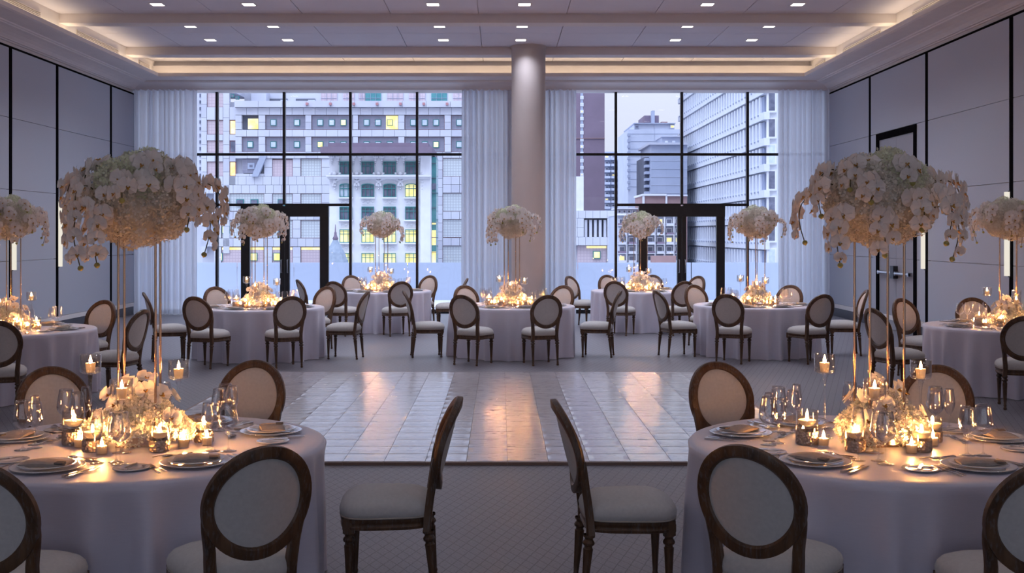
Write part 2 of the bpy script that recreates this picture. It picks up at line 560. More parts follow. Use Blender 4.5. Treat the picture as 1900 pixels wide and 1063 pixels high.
# soffit and crown: profile swept along left, back and right wall
def crown(name, pts_fn, length_axis, a, b):
    t = MB()
    prof = [(0.0, 5.39), (0.0, 5.315), (.05, 5.305), (.42, 5.305), (.43, 5.285), (.47, 5.285), (.48, 5.268), (.56, 5.262), (.66, 5.245), (.74, 5.215),
            (.79, 5.18), (.80, 5.165), (.84, 5.165), (.85, 5.15), (1.35, 5.15), (1.35, 5.60), (.27, 5.60), (.27, 5.335), (.03, 5.335), (.03, 5.39)]
    n = len(prof)
    vs = [pts_fn(p, z, a) for p, z in prof] + [pts_fn(p, z, b) for p, z in prof]
    fs = [(i, (i + 1) % n, n + (i + 1) % n, n + i) for i in range(n)]
    t.add(vs, fs)
    return struct(ob(name, t.mesh(name, 'plaster', False)))
LX, RX, BY = -7.53, 6.68, 25.04
crown('trim_1', lambda p, z, y: (LX - p * (XL - LX) / -.9 if p < 1 else XL - .25, (y if y < 10 else min(y, BY + p * (YB - BY) / .9 if p < 1 else YB + .5)), z), 1, YF, 30)
crown('trim_2', lambda p, z, y: (RX + p * (XR - RX) / .9 if p < 1 else XR + .25, (y if y < 10 else min(y, BY + p * (YB - BY) / .9 if p < 1 else YB + .5)), z), 1, YF, 30)
crown('trim_3', lambda p, z, x: ((LX - p * (XL - LX) / -.9 if p < 1 else XL - .25) if x < 0 else (RX + p * (XR - RX) / .9 if p < 1 else XR + .25),
                                 BY + p * (YB - BY) / .9 if p < 1 else YB + .5, z), 0, -1, 1)
# warm strip lights lying in the cove
tag(blk('strip_light', LX - .16, LX - .10, YF + .2, BY + .1, 5.34, 5.352, 'cove_led'), 'warm strip light hidden in the ceiling cove along the left wall', 'light', 'cove strip lights')
tag(blk('strip_light', RX + .10, RX + .16, YF + .2, BY + .1, 5.34, 5.352, 'cove_led'), 'warm strip light hidden in the ceiling cove along the right wall', 'light', 'cove strip lights')
tag(blk('strip_light', LX - .1, RX + .1, BY + .12, BY + .18, 5.34, 5.352, 'cove_led'), 'warm strip light hidden in the ceiling cove above the windows', 'light', 'cove strip lights')

# ---- downlights
dl_frame = MB()
for a, b, c, d in ((-.12, .12, -.12, -.10), (-.12, .12, .10, .12), (-.12, -.10, -.10, .10), (.10, .12, -.10, .10)):
    dl_frame.box(a, b, c, d, -.008, 0.0)
dl_frame = dl_frame.mesh('downlight_frame', 'plaster_white', False)
dl_lens = MB().box(-.10, .10, -.10, .10, -.004, 0.0).mesh('downlight_lens', 'downlight_lens', False)
DX = [-5.78, -4.24, -1.14, .40, 3.48, 5.0]
XW = ['far left', 'inner left', 'centre left', 'column side', 'inner right', 'far right']
rows = [(0, 22.68, 'row closest to the windows'), (0, 21.2, 'second row from the windows'), (1, 19.17, 'third row from the windows'), (1, 17.63, 'fourth row from the windows'),
        (2, 15.6, 'fifth row from the windows'), (2, 14.06, 'sixth row from the windows'), (3, 11.4, 'seventh row from the windows'), (4, 7.8, 'eighth row from the windows'), (5, 4.2, 'row above the near tables')]
light_cache = {}
for bay, y, rw in rows:
    for i, x in enumerate(DX):
        t = thing('ceiling_light', f'square recessed ceiling light, {XW[i]}, {rw}', 'light', (x, y, ZC - .001), 0, 'recessed ceiling lights')
        part('trim_frame', dl_frame, t); part('lens', dl_lens, t)
        if bay not in light_cache:
            ld = bpy.data.lights.new('downlight', 'AREA')
            ld.shape = 'SQUARE'; ld.size = 0.18; ld.energy = DOWNLIGHT_W[bay]
            ld.color = (0.80, 0.84, 1.0)
            ld.spread = radians(130)
            light_cache[bay] = ld
        part('lamp', light_cache[bay], t, (0, 0, -.02))

# ---- column
t = MB().lathe([(.35, 0), (.35, 5.60), (.352, 5.66), (.375, 5.69), (.375, 5.75)], 64)
struct(ob('column', t.mesh('column', 'column_paint', True, 40), None, (.574, 23.5, 0)))

# ---- side walls: fabric panels, black reveals
ZR = [.28, 1.38, 2.615, 3.85, 5.05]
def side_wall(name, x, s, cuts, doors=()):
    """s: +1 panels face +X"""
    w = struct(ob(name, MB().box(min(x, x - s * .3), max(x, x - s * .3), YF - .3, 26.7, -.2, 5.9).mesh(name, 'plaster_white', False)))
    for i in range(len(cuts) - 1):
        b, a = cuts[i], cuts[i + 1]
        for j in range(4):
            z0, z1 = ZR[j], ZR[j + 1]
            spans = [(a + .07, b - .07)]
            for (d0, d1) in doors:
                if d0 > a and d1 < b and z1 <= 3.86:
                    spans = [(a + .07, d0), (d1, b - .07)]
            for (u, v) in spans:
                if v - u > .05:
                    blk('wall_panel', x, x + s * .045, u, v, z0 + .004, z1 - .004, 'wall_fabric', w)
        blk('reveal_strip', x, x + s * .043, b - .066, b + .066, .2, 5.05, 'black_reveal', w)
    blk('shadow_gap', x, x + s * .043, cuts[-1], cuts[0] - .03, 5.052, 5.085, 'black_reveal', w)
    blk('lower_rail', x, x + s * .05, cuts[-1], 26.2, .19, .278, 'plaster_white', w)
    return w
wl = side_wall('wall_left', XL, 1, [26.25, 24.65, 21.66, 19.60, 16.6, 13.6, 10.6, 7.6, 4.6, 1.6, -1.4, -4.0])
wr = side_wall('wall_right', XR, -1, [26.25, 23.25, 20.15, 16.81, 13.7, 10.6, 7.5, 4.4, 1.3, -1.8, -4.0], doors=[(20.62, 22.80)])
struct(blk('baseboard_left', XL, XL + .035, YF, 26.2, 0, .185, 'dark_base'))
struct(blk('baseboard_right', XR - .035, XR, YF, 20.6, 0, .185, 'dark_base'))
struct(blk('baseboard_right_end', XR - .035, XR, 22.82, 26.2, 0, .185, 'dark_base'))
wb = struct(ob('wall_back', None))                 # the wall behind the camera has a band of windows too
blk('wall_piece', XL - .3, XR + .3, YF - .3, YF, -.2, .5, 'plaster', wb)
blk('wall_piece', XL - .3, XR + .3, YF - .3, YF, 3.7, 5.9, 'plaster', wb)
for a, b in ((XL - .3, -6.6), (-2.6, -2.0), (1.6, 2.2), (5.8, XR + .3)):
    blk('wall_piece', a, b, YF - .3, YF, .5, 3.7, 'plaster', wb)
for i, (a, b) in enumerate(((-6.6, -2.6), (-2.0, 1.6), (2.2, 5.8))):
    w = struct(ob(f'window_{i + 3}', None, None, ((a + b) / 2, YF - .15, 0)))
    blk('window_pane', a, b, YF - .156, YF - .144, .5, 3.7, 'window_glass', w)
    for xm in (a + .03, (a + b) / 2, b - .03):
        blk('mullion', xm - .03, xm + .03, YF - .2, YF - .1, .5, 3.7, 'black_metal', w)

# door in the right wall with panic bar
dr = struct(ob('door_1', None, None, (XR, 21.71, 0)))
for a, b, z0, z1 in ((20.62, 20.74, 0, 3.84), (22.68, 22.80, 0, 3.84), (20.74, 22.68, 3.72, 3.84)):
    blk('door_frame', XR - .07, XR, a, b, z0, z1, 'black_reveal', dr)
for a, b in ((20.75, 21.70), (21.71, 22.67)):
    for z0, z1 in ((0.01, 1.38), (1.384, 2.615), (2.619, 3.71)):
        blk('door_leaf_panel', XR - .04, XR - .005, a, b, z0, z1, 'door_panel', dr)
def hbar(y0, y1):
    t = MB().tube([(0, y0, 0), (0, y1, 0)], .026, 12)
    return t.mesh('bar', 'steel', True, 40)
for y0, y1 in ((20.85, 21.62), (21.80, 22.57)):
    o = part('push_bar', hbar(y0 - 21.71, y1 - 21.71), dr, (-.10, 0, 1.10))
    for yy in (y0 + .03, y1 - .03):
        part('bar_bracket', MB().box(-.02, .075, yy - 21.71 - .03, yy - 21.71 + .03, -.035, .035).mesh('bracket', 'steel', False), o)
blk('lock_case', XR - .13, XR - .04, 21.62, 21.80, 1.0, 1.24, 'black_metal', dr)

# wall sconces on the reveals
def sconce(x, s, y, z0, z1, label):
    t = thing('wall_sconce', label, 'light', (x, y, (z0 + z1) / 2), 0, 'vertical bar sconces')
    h = (z1 - z0) / 2
    part('backplate', MB().box(min(0, s * .03), max(0, s * .03), -.03, .03, -h, h).mesh('backplate', 'black_metal', False), t)
    part('lens', MB().box(min(s * .03, s * .085), max(s * .03, s * .085), -.035, .035, -h + .02, h - .02).mesh('lens', 'sconce_lens', False), t)
for z_, s_, wn, ys in ((XL + .05, 1, 'left', ((21.66, 'behind the near tall flowers'), (19.60, 'behind the wall-side flowers'))), (XR - .05, -1, 'right', ((20.15, 'just beside the black door'), (16.81, 'behind the wall-side flowers')))):
    for y_, wh in ys:
        sconce(z_, s_, y_, 1.21, 2.49, f'slim vertical light bar on the {wn} wall {wh}')

# ---- window wall
GY = 26.55
def gx(px):
    return (px - XV) * GY / F
def gz(py):
    return H - (py - YV) * GY / F
ww = struct(ob('wall_front', None))
WT = gz(165.5)
WLx0, WLx1, WRx0, WRx1 = gx(252), gx(940), gx(985), gx(1536)
for a, b in ((XL - .3, WLx0), (WLx1, WRx0), (WRx1, XR + .3)):
    blk('pier', a, b, YB + .1, 26.75, -.2, 5.4, 'plaster_white', ww)
blk('header', XL - .3, XR + .3, YB + .1, 26.75, WT, 5.9, 'plaster_white', ww)
def window(name, x0, x1, mulls, door_px, tr2):
    w = struct(ob(name, None, None, ((x0 + x1) / 2, GY, 0)))
    bk = lambda nm, a, b, z0, z1, y0=-.05, y1=.05, m_='black_metal': blk(nm, a, b, GY + y0, GY + y1, z0, z1, m_, w)
    t = .028
    zt = gz(286.6); z2 = gz(380); zs = .09
    d0, d1 = gx(door_px[0]), gx(door_px[1])
    ms = [gx(p) for p in mulls]
    bk('window_sill', x0, d0, 0, zs); bk('window_sill', d1, x1, 0, zs)
    bk('window_head', x0, x1, WT - .03, WT + .02)
    for i, mx in enumerate(ms):
        indoor = d0 - .03 < mx < d1 + .03
        bk('mullion', mx - t, mx + t, z2 if indoor else zs, WT - .03, -.06, .06)
    edges = [x0] + ms + [x1]
    for i in range(len(edges) - 1):
        a, b = edges[i] + (t if i else 0), edges[i + 1] - (t if i < len(ms) else 0)
        bk('transom', a, b, zt - .03, zt + .03)
        bk('window_pane', a, b, zt + .03, WT - .03, -.006, .006, 'window_glass')
        if tr2[0] <= i <= tr2[1]:
            bk('transom', a, b, z2 - .03, z2 + .03)
            bk('window_pane', a, b, z2 + .03, zt - .03, -.006, .006, 'window_glass')
            for (u, v) in ((a, min(b, d0)), (max(a, d1), b)):
                if v - u > .06:
                    bk('window_pane', u, v, zs, z2 - .03, -.006, .006, 'window_glass')
        else:
            bk('window_pane', a, b, zs, zt - .03, -.006, .006, 'window_glass')
    return d0, d1, z2
dl = window('window_1', WLx0, WLx1, [279.5, 403, 527.5, 650.5, 774, 897.5], (448, 610), (2, 3))
drr = window('window_2', WRx0, WRx1, [1020.5, 1142.5, 1264.8, 1386.7, 1508.7], (1185, 1344), (2, 3))
def glass_door(name, d0, d1, z2, st):
    w = struct(ob(name, None, None, ((d0 + d1) / 2, GY, 0)))
    bk = lambda nm, a, b, z0, z1, y0=-.06, y1=.06, m_='black_metal': blk(nm, a, b, GY + y0, GY + y1, z0, z1, m_, w)
    zh = gz(402)
    bk('door_header', d0, d1, zh, z2 - .03, -.09, .09)
    mid = (d0 + d1) / 2
    for a, b in ((d0, mid - .005), (mid + .005, d1)):
        lw = st
        bk('door_stile', a, a + (lw if a == d0 else lw * .52), 0, zh)
        bk('door_stile', b - (lw if b == d1 else lw * .52), b, 0, zh)
        bk('door_rail', a + lw * .5, b - lw * .5, 0.005, .22)
        bk('door_pane', a + lw * .5, b - lw * .5, .22, zh, -.006, .006, 'window_glass')
    for s_ in (-1, 1):
        o = part('door_handle', MB().tube([(mid + s_ * .07 - w.location.x, -.06, .95), (mid + s_ * .07 - w.location.x, -.12, .95), (mid + s_ * .07 - w.location.x, -.12, 1.25), (mid + s_ * .07 - w.location.x, -.06, 1.25)], .012, 8).mesh('door_handle', 'steel'), w)
glass_door('door_2', dl[0], dl[1], dl[2], .20)
glass_door('door_3', drr[0], drr[1], drr[2], .19)
# portals guide the sky light through the glass
for a, b, back in ((WLx0, WLx1, 0), (WRx0, WRx1, 0), (-6.6, 5.8, 1)):
    pd = bpy.data.lights.new('window_portal', 'AREA')
    pd.shape = 'RECTANGLE'; pd.size = b - a; pd.size_y = 3.2 if back else WT
    pd.cycles.is_portal = True
    C.objects.link(po := bpy.data.objects.new('window_portal', pd))
    po.location = ((a + b) / 2, YF - .35, 2.1) if back else ((a + b) / 2, GY + .12, WT / 2)
    po.rotation_euler = (pi / 2 if back else -pi / 2, 0, 0)

# ---- sheer curtains
rnd = random.Random(5)
def curtain(px0, px1, label, seed):
    r = random.Random(seed)
    x0, x1 = (px0 - XV) * YB / F, (px1 - XV) * YB / F
    n = int((x1 - x0) / .020)
    ph = [r.uniform(0, 6.28) for _ in range(6)]
    z0, z1 = 0.012, 5.21
    def fn(u, v):
        x = x0 + (x1 - x0) * u
        s_ = (x - x0) / .128
        wob = .35 * sin(s_ * .9 + ph[0]) + .25 * sin(s_ * 2.3 + ph[1])
        amp = .068 + .018 * sin(s_ * .53 + ph[2])
        low = 1 - v
        y = amp * sin(2 * pi * s_ + wob * 3 + low * .5 * sin(s_ * 1.7 + ph[3])) + .012 * sin(2 * pi * s_ * 2.1 + ph[4])
        return (x + .012 * low * sin(s_ * 3 + ph[5]), YB - .04 + y - (x0 * 0), z0 + (z1 - z0) * v)
    t = MB().grid(fn, n, 8)
    o = thing('sheer_curtain', label, 'curtain', (0, 0, 0))
    part('curtain_fabric', t.mesh('curtain', 'sheer'), o)
    part('curtain_track', MB().box(x0, x1, YB - .06, YB - .02, z1, z1 + .03).mesh('curtain_track', 'plaster_white', False), o)
curtain(247, 367, 'white sheer pleated curtain at the left end of the window wall', 1)
curtain(857, 1069, 'white sheer pleated curtain behind the round column', 2)
curtain(1444, 1541, 'white sheer pleated curtain at the right end of the window wall', 3)

# ---- terrace outside with frosted glass railing
struct(blk('ground_terrace', -14, 13, 26.75, 32.6, -.3, -.012, 'terrace_stone'))
rl = thing('glass_railing', 'frosted glass balustrade along the terrace outside the windows', 'railing', (0, 31.5, 0))
x = -12.2
step = 1.57
x0r = (440 - XV) * 31.5 / F
for i in range(-4, 12):
    a = x0r + i * step
    blk('frosted_panel', a + .012, a + step - .012, 31.49, 31.51, .02, 1.06, 'frosted', rl)
    blk('clamp_post', a - .02, a + .02, 31.46, 31.54, -.012, .16, 'steel', rl)

# ================================================================ dance floor
TS = 0.3299
fx0, fy0 = 0.0535 - 10 * TS, 9.133
df = thing('dance_floor', 'raised dance floor of glossy whitewashed wooden tiles in the middle of the carpet', 'dance floor', (0, fy0, 0))
def tile_mesh():
    n = 6; h = TS / 2 - .0017; hy = TS / 2 - .0004
    def fn(u, v):
        x, y = (u * 2 - 1) * h, (v * 2 - 1) * hy
        e = max(abs(u * 2 - 1), abs(v * 2 - 1))
        z = .0262 - (.0004 if e > .99 else 0) - .0017 * (1 - cos(2 * pi * v)) * .5 * (1 if e < .99 else 0)
        return (x, y, z)
    t = MB()
    ed = [0, .008, .16, .34, .5, .66, .84, .992, 1]
    q = len(ed)
    vs = [fn(a, b) for b in ed for a in ed]
    fs = [(j * q + i, j * q + i + 1, (j + 1) * q + i + 1, (j + 1) * q + i) for j in range(q - 1) for i in range(q - 1)]
    t.add(vs, fs)
    t.box(-h, h, -hy, hy, .002, .0235)
    return t.mesh('floor_tile', 'whitewashed_wood', True, 25)
tm = tile_mesh()
rest = MB()
cnt = 0
trn = random.Random(3)
for j in range(18):
    for i in range(18):
        cx_, cy_ = fx0 + (i + .5) * TS, fy0 + (j + .5) * TS
        # the corners hidden behind the near tables are joined into one piece
        if (j < 4 and (i < 3)) or (j < 4 and i > 14):
            h = TS / 2 - .0016
            rest.box(cx_ - h, cx_ + h, cy_ - h - fy0, cy_ + h - fy0, .002, .026)
            continue
        part('floor_tile', tm, df, (cx_, cy_ - fy0, 0), (trn.uniform(-.003, .003), trn.uniform(-.002, .002), 0)); cnt += 1
o = part('floor_tiles_at_corners', rest.mesh('floor_tiles', 'whitewashed_wood', False), df); o['kind'] = 'stuff'
W18 = 18 * TS
for i in range(18):
    a = fx0 + i * TS
    blk('edge_trim', a + .001, a + TS - .001, fy0 - .028, fy0 - .001, 0, .024, 'floor_trim', df)
    blk('edge_trim', a + .001, a + TS - .001, fy0 + W18 + .001, fy0 + W18 + .028, 0, .024, 'floor_trim', df)
for a, b in ((fx0 - .028, fx0 - .001), (fx0 + W18 + .001, fx0 + W18 + .028)):
    blk('edge_trim', a, b, fy0 - .028, fy0 + W18 + .028, 0, .024, 'floor_trim', df)

# ================================================================ chairs
def ybk(x, z):
    """how far back the chair back stands at height z"""
    k_ = (z - .40) / .60
    return -.235 - .135 * max(0, k_) ** 1.35 + .045 * (x / .22) ** 2
def make_chair():
    t = thing('dining_chair', 'x', 'chair')
    # outline of the seat, rear corners to a bowed front
    def outline(g=0.0, n=44):
        pts = []
        for i in range(n):
            a = 2 * pi * i / n - pi / 2
            ca, sa = cos(a), sin(a)
            e = .52
            x = abs(ca) ** e * (1 if ca > 0 else -1)
            y = abs(sa) ** e * (1 if sa > 0 else -1)
            wdt = .215 + .035 * (y + 1) / 2
            pts.append((x * (wdt + g), y * (.235 + g) + .012 * (1 - x * x)))
        return pts
    def rings(levels, mats, name, cap_top=True, cap_bot=True, sm=50):
        m_ = MB(); n = 44
        vs = []
        for g, z in levels:
            vs += [(x, y, z) for x, y in outline(g)]
        fs = [(j * n + i, j * n + (i + 1) % n, (j + 1) * n + (i + 1) % n, (j + 1) * n + i) for j in range(len(levels) - 1) for i in range(n)]
        if cap_bot: fs.append(tuple(range(n - 1, -1, -1)))
        if cap_top: fs.append(tuple((len(levels) - 1) * n + i for i in range(n)))
        m_.add(vs, fs)
        return m_.mesh(name, mats, True, sm)
    part('seat_rail', rings([(-.012, .362), (-.002, .366), (0, .378), (-.006, .384), (-.006, .396), (0, .402), (0, .416), (-.01, .422)], 'weathered_oak', 'seat_rail'), t)
    part('seat_cushion', rings([(-.012, .420), (.002, .430), (.006, .452), (-.001, .474), (-.018, .494), (-.055, .512), (-.11, .524), (-.165, .530), (-.205, .532)], 'linen', 'seat_cushion', sm=80), t)
    part('piping', MB().sweep([(x, y, .424) for x, y in outline(.0)], [(.005 * cos(a * pi / 3), .005 * sin(a * pi / 3)) for a in range(6)], True, (0, 0, 1)).mesh('piping', 'piping'), t)
    # turned legs
    prof = [(.0, 0.0), (.013, 0), (.017, .006), (.017, .022), (.012, .03), (.0125, .036), (.016, .042), (.016, .05), (.013, .056), (.0155, .09), (.0205, .20), (.0245, .272),
            (.0255, .282), (.020, .288), (.020, .296), (.029, .304), (.031, .313), (.026, .322), (.021, .328), (.022, .336), (.030, .342), (.030, .352)]
    lm = MB().lathe(prof, 20, flute=.10, fl_rng=(.058, .275))
    lm.box(-.029, .029, -.029, .029, .348, .421)
    flw = [(.018 * cos(a * pi / 3), .018 * sin(a * pi / 3)) for a in range(6)]
    for a in range(4):                                  # carved rosette on the block
        lm.box(-.02 + .012 * a, -.012 + .012 * a, .029, .032, .366, .404)
    lm = lm.mesh('leg', 'weathered_oak', True, 35)
    for s_ in (-1, 1):
        part('leg', lm, t, (s_ * .186, .192, 0))
    rl_ = MB().lathe(prof, 20, flute=.10, fl_rng=(.058, .275)).mesh('rear_leg', 'weathered_oak', True, 35)
    for s_ in (-1, 1):
        o = part('leg', rl_, t, (s_ * .180, -.237, 0), (-.085, 0, 0))
    # back posts flowing from the rear legs into the oval
    sect = [(-.5, -.5), (.5, -.5), (.5, .30), (.32, .5), (-.32, .5), (-.5, .30)]
    for s_ in (-1, 1):
        pth = []
        for i in range(13):
            z = .345 + i * .031
            if z < .53:
                x = .180 - .006 * sin((z - .345) / .185 * pi)
            else:
                q = (z - .53) / .187
                x = .180 + .024 * (3 * q * q - 2 * q ** 3)
            pth.append((s_ * x, ybk(x, z) + .004, z))
        wd = lambda u: (.046 - .012 * u * u, .040)
        part('back_post', MB().sweep(pth, sect, False, (0, -1, 0.12), scale=wd).mesh('back_post', 'weathered_oak', True, 40), t)
    # oval frame
    za, ca_, cb_ = .762, .208, .213
    pth = []
    n = 52
    for i in range(n):
        a = 2 * pi * i / n
        x, z = ca_ * cos(a), za + cb_ * sin(a)
        pth.append((x, ybk(x, z), z))
    fs = [(-.026, -.018), (-.020, -.021), (.016, -.021), (.026, -.012), (.026, .012), (.020, .020), (.004, .022), (-.004, .017), (-.018, .017), (-.026, .008)]
    part('back_frame', MB().sweep(pth, fs, True, (0, 1, 0.1)).mesh('back_frame', 'weathered_oak', True, 40), t)
    # pads front and rear
    def pad(side, dome):
        m_ = MB(); R_ = 6
        def fn(u, v):
            rr = v * .99
            a = 2 * pi * u
            x, z = (ca_ - .020) * rr * cos(a), za + (cb_ - .020) * rr * sin(a)
            return (x, ybk(x, z) + side * (.004 + dome * (1 - rr ** 3.0)), z)
        m_.grid(lambda u, v: fn(u if side < 0 else 1 - u, max(v, .02)), 36, R_, cu=True)
        return m_
    p1 = pad(1, .026); p1.f.append(tuple(range(36))); p1.m.append(0)
    part('back_pad', p1.mesh('front_pad', 'linen', True, 70), t)
    p2 = pad(-1, .010); p2.f.append(tuple(range(36))); p2.m.append(0)
    part('back_pad', p2.mesh('rear_pad', 'linen', True, 70), t)
    return t

# tables: key -> x, y, phrase, seed
TABLES = {
    'NL': (-1.88, 5.93, 'near left table'),
    'NR': (1.95, 5.93, 'near right table'),
    'WL': (-5.66, 13.1, 'left wall table'),
    'WR': (6.06, 13.6, 'right wall table'),
    'ML': (-3.62, 17.1, 'middle row left table'),
    'MC': (.173, 17.45, 'table before the column'),
    'MR': (3.95, 17.6, 'middle row right table'),
    'BL': (-2.30, 22.0, 'back left table'),
    'BR': (2.714, 22.1, 'back right table'),
}
# chair: offset of the top of its back from the table centre, words
CHAIRS = {
    'NL': [(.93, -1.35, 'front right'), (-.12, -1.60, 'front left'), (1.55, .0, 'right side'), (.23, 1.74, 'back right'), (-1.01, 1.37, 'back left')],
    'NR': [(-.98, -1.34, 'front left'), (.14, -1.56, 'front right'), (-1.67, -.08, 'left side'), (-.52, 1.65, 'back left'), (.90, 1.46, 'back right')],
    'WL': [(1.60, -.24, 'right side'), (.52, 1.45, 'back right'), (.72, -1.90, 'front')],
    'WR': [(-1.80, -.50, 'left side'), (-.72, 1.40, 'back left'), (.22, 1.55, 'back'), (-.64, -1.80, 'front')],
    'ML': [(-1.50, -.47, 'left side'), (-.56, -1.60, 'front left'), (.76, -1.53, 'front right'), (1.55, -.16, 'right side'), (.75, 1.38, 'back right'), (-.95, 1.25, 'back left')],
    'MC': [(-.71, -1.55, 'front left'), (.50, -1.58, 'front right'), (1.62, -.27, 'right side'), (-1.62, -.30, 'left side'), (-.75, 1.40, 'back left'), (.84, 1.35, 'back right')],
    'MR': [(-1.60, -.40, 'left side'), (-.76, -1.50, 'front left'), (.58, -1.48, 'front right'), (1.60, -.20, 'right side'), (-.68, 1.42, 'back left'), (.86, 1.35, 'back right')],
    'BL': [(-1.45, -.70, 'left side'), (-.73, -1.52, 'front left'), (.50, -1.55, 'front right'), (1.58, -.10, 'right side'), (-.76, 1.42, 'back left'), (.82, 1.38, 'back right')],
    'BR': [(-1.30, .95, 'left side'), (-.64, -1.50, 'front left'), (.60, -1.45, 'front right'), (-.50, 1.60, 'back left'), (.45, 1.60, 'back right'), (1.28, .98, 'right side')],
}
chair0 = make_chair()
first = True
crn = random.Random(11)
for key, lst in CHAIRS.items():
    tx, ty, ph = TABLES[key]
    for dx, dy, wh in lst:
        L = sqrt(dx * dx + dy * dy)
        if L < 1.66:
            dx, dy, L = dx * 1.66 / L, dy * 1.66 / L, 1.66
        k_ = (L - .36) / L
        rz = atan2(-dy, -dx) - pi / 2 + crn.uniform(-.05, .05)
        lab = f'oval-backed linen chair at the {wh} of the {ph}'
        loc = (tx + dx * k_, ty + dy * k_, 0.001)
        if first:
            chair0.location = loc; chair0.rotation_euler = (0, 0, rz); chair0['label'] = lab; chair0['group'] = 'oval-backed dining chairs'; first = False
        else:
            tree_copy(chair0, loc, rz, lab, 'oval-backed dining chairs')

# ================================================================ tables and cloths
TZ, TR = .757, .955
def cloth_mesh(seed):
    r = random.Random(seed)
    n = 264
    folds = []
    k_ = r.choice([21, 22, 23])
    for i in range(k_):
        folds.append((2 * pi * (i + r.uniform(-.3, .3)) / k_, r.uniform(.05, .085), r.uniform(.35, 1.0)))
    def fold(a):
        s_ = 0
        for c, w, h in folds:
            d_ = (a - c + pi) % (2 * pi) - pi
            s_ += h * math.exp(-(d_ / w) ** 2)
        return s_
    fl = [fold(2 * pi * i / n) for i in range(n)]
    lev = [(.0, 0, 0), (.35, 0, 0), (.70, 0, 0), (.90, 0, 0), (.945, 0, -.001), (.962, -.001, -.006), (.972, 0, -.018), (.976, .10, -.05), (.980, .26, -.11), (.985, .46, -.20), (.99, .66, -.32), (.995, .82, -.47), (1.0, .93, -.62), (1.003, 1.0, -.735), (1.008, 1.06, -.752)]
    m_ = MB()
    def fn(u, v):
        rad, q, dz = lev[int(round(v * (len(lev) - 1)))]
        i = int(round(u * n)) % n
        rr = (rad + (.150 * fl[i] - .105) * q) * TR / .965
        a = 2 * pi * u
        return (max(rr, .003) * cos(a), max(rr, .003) * sin(a), TZ + dz)
    m_.grid(fn, n, len(lev) - 1, cu=True)
    m_.f.append(tuple(range(n))); m_.m.append(0)
    return m_.mesh('tablecloth', 'satin', True)
cloths = [cloth_mesh(s_) for s_ in (21, 22, 23, 24)]
top_me = MB().lathe([(0.001, TZ - .035), (.915, TZ - .035), (.915, TZ - .006), (.001, TZ - .006)], 48).mesh('table_top', 'weathered_oak', True, 30)
ped_me = MB().lathe([(.001, 0.0), (.30, 0.0), (.30, .03), (.06, .06), (.05, .60), (.16, TZ - .036), (.001, TZ - .036)], 24).mesh('pedestal', 'black_metal', True, 40)
TLAB = {
    'NL': 'round table with floor-length satin cloth, nearest on the left',
    'NR': 'round table with floor-length satin cloth, nearest on the right',
    'WL': 'round table with floor-length satin cloth beside the left wall panels',
    'WR': 'round table with floor-length satin cloth beside the right wall door',
    'ML': 'round cloth-covered table behind the dance floor, in front of the left glass door',
    'MC': 'round cloth-covered table behind the dance floor, in front of the round column',
    'MR': 'round cloth-covered table behind the dance floor, before the right end curtain',
    'BL': 'round cloth-covered table closest to the left window',
    'BR': 'round cloth-covered table closest to the right window',
}
for i, (key, (tx, ty, ph)) in enumerate(TABLES.items()):
    t = thing('round_table', TLAB[key], 'table', (tx, ty, 0), i * 1.1, 'round banquet tables')
    part('tablecloth', cloths[i % 4], t); part('table_top', top_me, t); part('pedestal', ped_me, t)

# ================================================================ tableware
def plate_mesh(name, r, h, rim, mat='china', mat2=None):
    prof = [(.001, .004), (r * .60, .004), (r * .66, .007), (r * .72, h * .8), (r * .97, h), (r, h - .0005), (r, h - .004), (r * .72, h * .8 - .005), (r * .62, .001), (r * .55, 0), (.001, 0.0)]
    return MB().lathe(prof, 44).mesh(name, mat, True, 50)
charger_me = plate_mesh('charger_plate', .168, .016, .05)
rim_me = MB().lathe([(.1655, .0158), (.1685, .0160), (.1692, .0145), (.1680, .0118), (.1655, .0158)], 44).mesh('silver_rim', 'silver_rim')
dinner_me = plate_mesh('dinner_plate', .134, .016, .04)
bread_me = plate_mesh('bread_plate', .084, .011, .02)

def napkin_mesh():
    """linen folded over itself into a flat pouch, open roll at one end"""
    t = MB()
    L, D = .105, .062
    prof = []
    n = 14
    for i in range(n + 1):                       # upper layer
        u = i / n
        prof.append((-L + 2 * L * u, .020 - .006 * (2 * u - 1) ** 2 + .004 * sin(u * 5)))
    for i in range(1, 7):                        # rolled end
        a = pi / 2 - pi * i / 6
        prof.append((L + .006 * cos(a) * 1.4, .010 + .007 * sin(a)))
    for i in range(n + 1):                       # lower layer
        u = 1 - i / n
        prof.append((-L + 2 * L * u, .0015 + .001 * sin(u * 9)))
    q = len(prof)
    m_ = 8
    vs = []
    for j in range(m_ + 1):
        v = j / m_
        y = (v * 2 - 1) * D
        e = 1 - .35 * abs(v * 2 - 1) ** 4
        for x, z in prof:
            vs.append((x * (1 - .06 * v), y + .010 * sin(x * 14), z * (e if z > .004 else 1)))
    fs = [(j * q + i, j * q + (i + 1) % q, (j + 1) * q + (i + 1) % q, (j + 1) * q + i) for j in range(m_) for i in range(q)]
    fs.append(tuple(range(q - 1, -1, -1))); fs.append(tuple(m_ * q + i for i in range(q)))
    t.add(vs, fs)
    return t.mesh('napkin', 'napkin_linen', True, 60)
nap_me = napkin_mesh()
fold_shade_me = MB().box(.060, .100, -.060, -.020, .0145, .0205).mesh('napkin_fold_shade', 'napkin_shade', False)  # dark slab for the shade inside the open roll, put into its colour

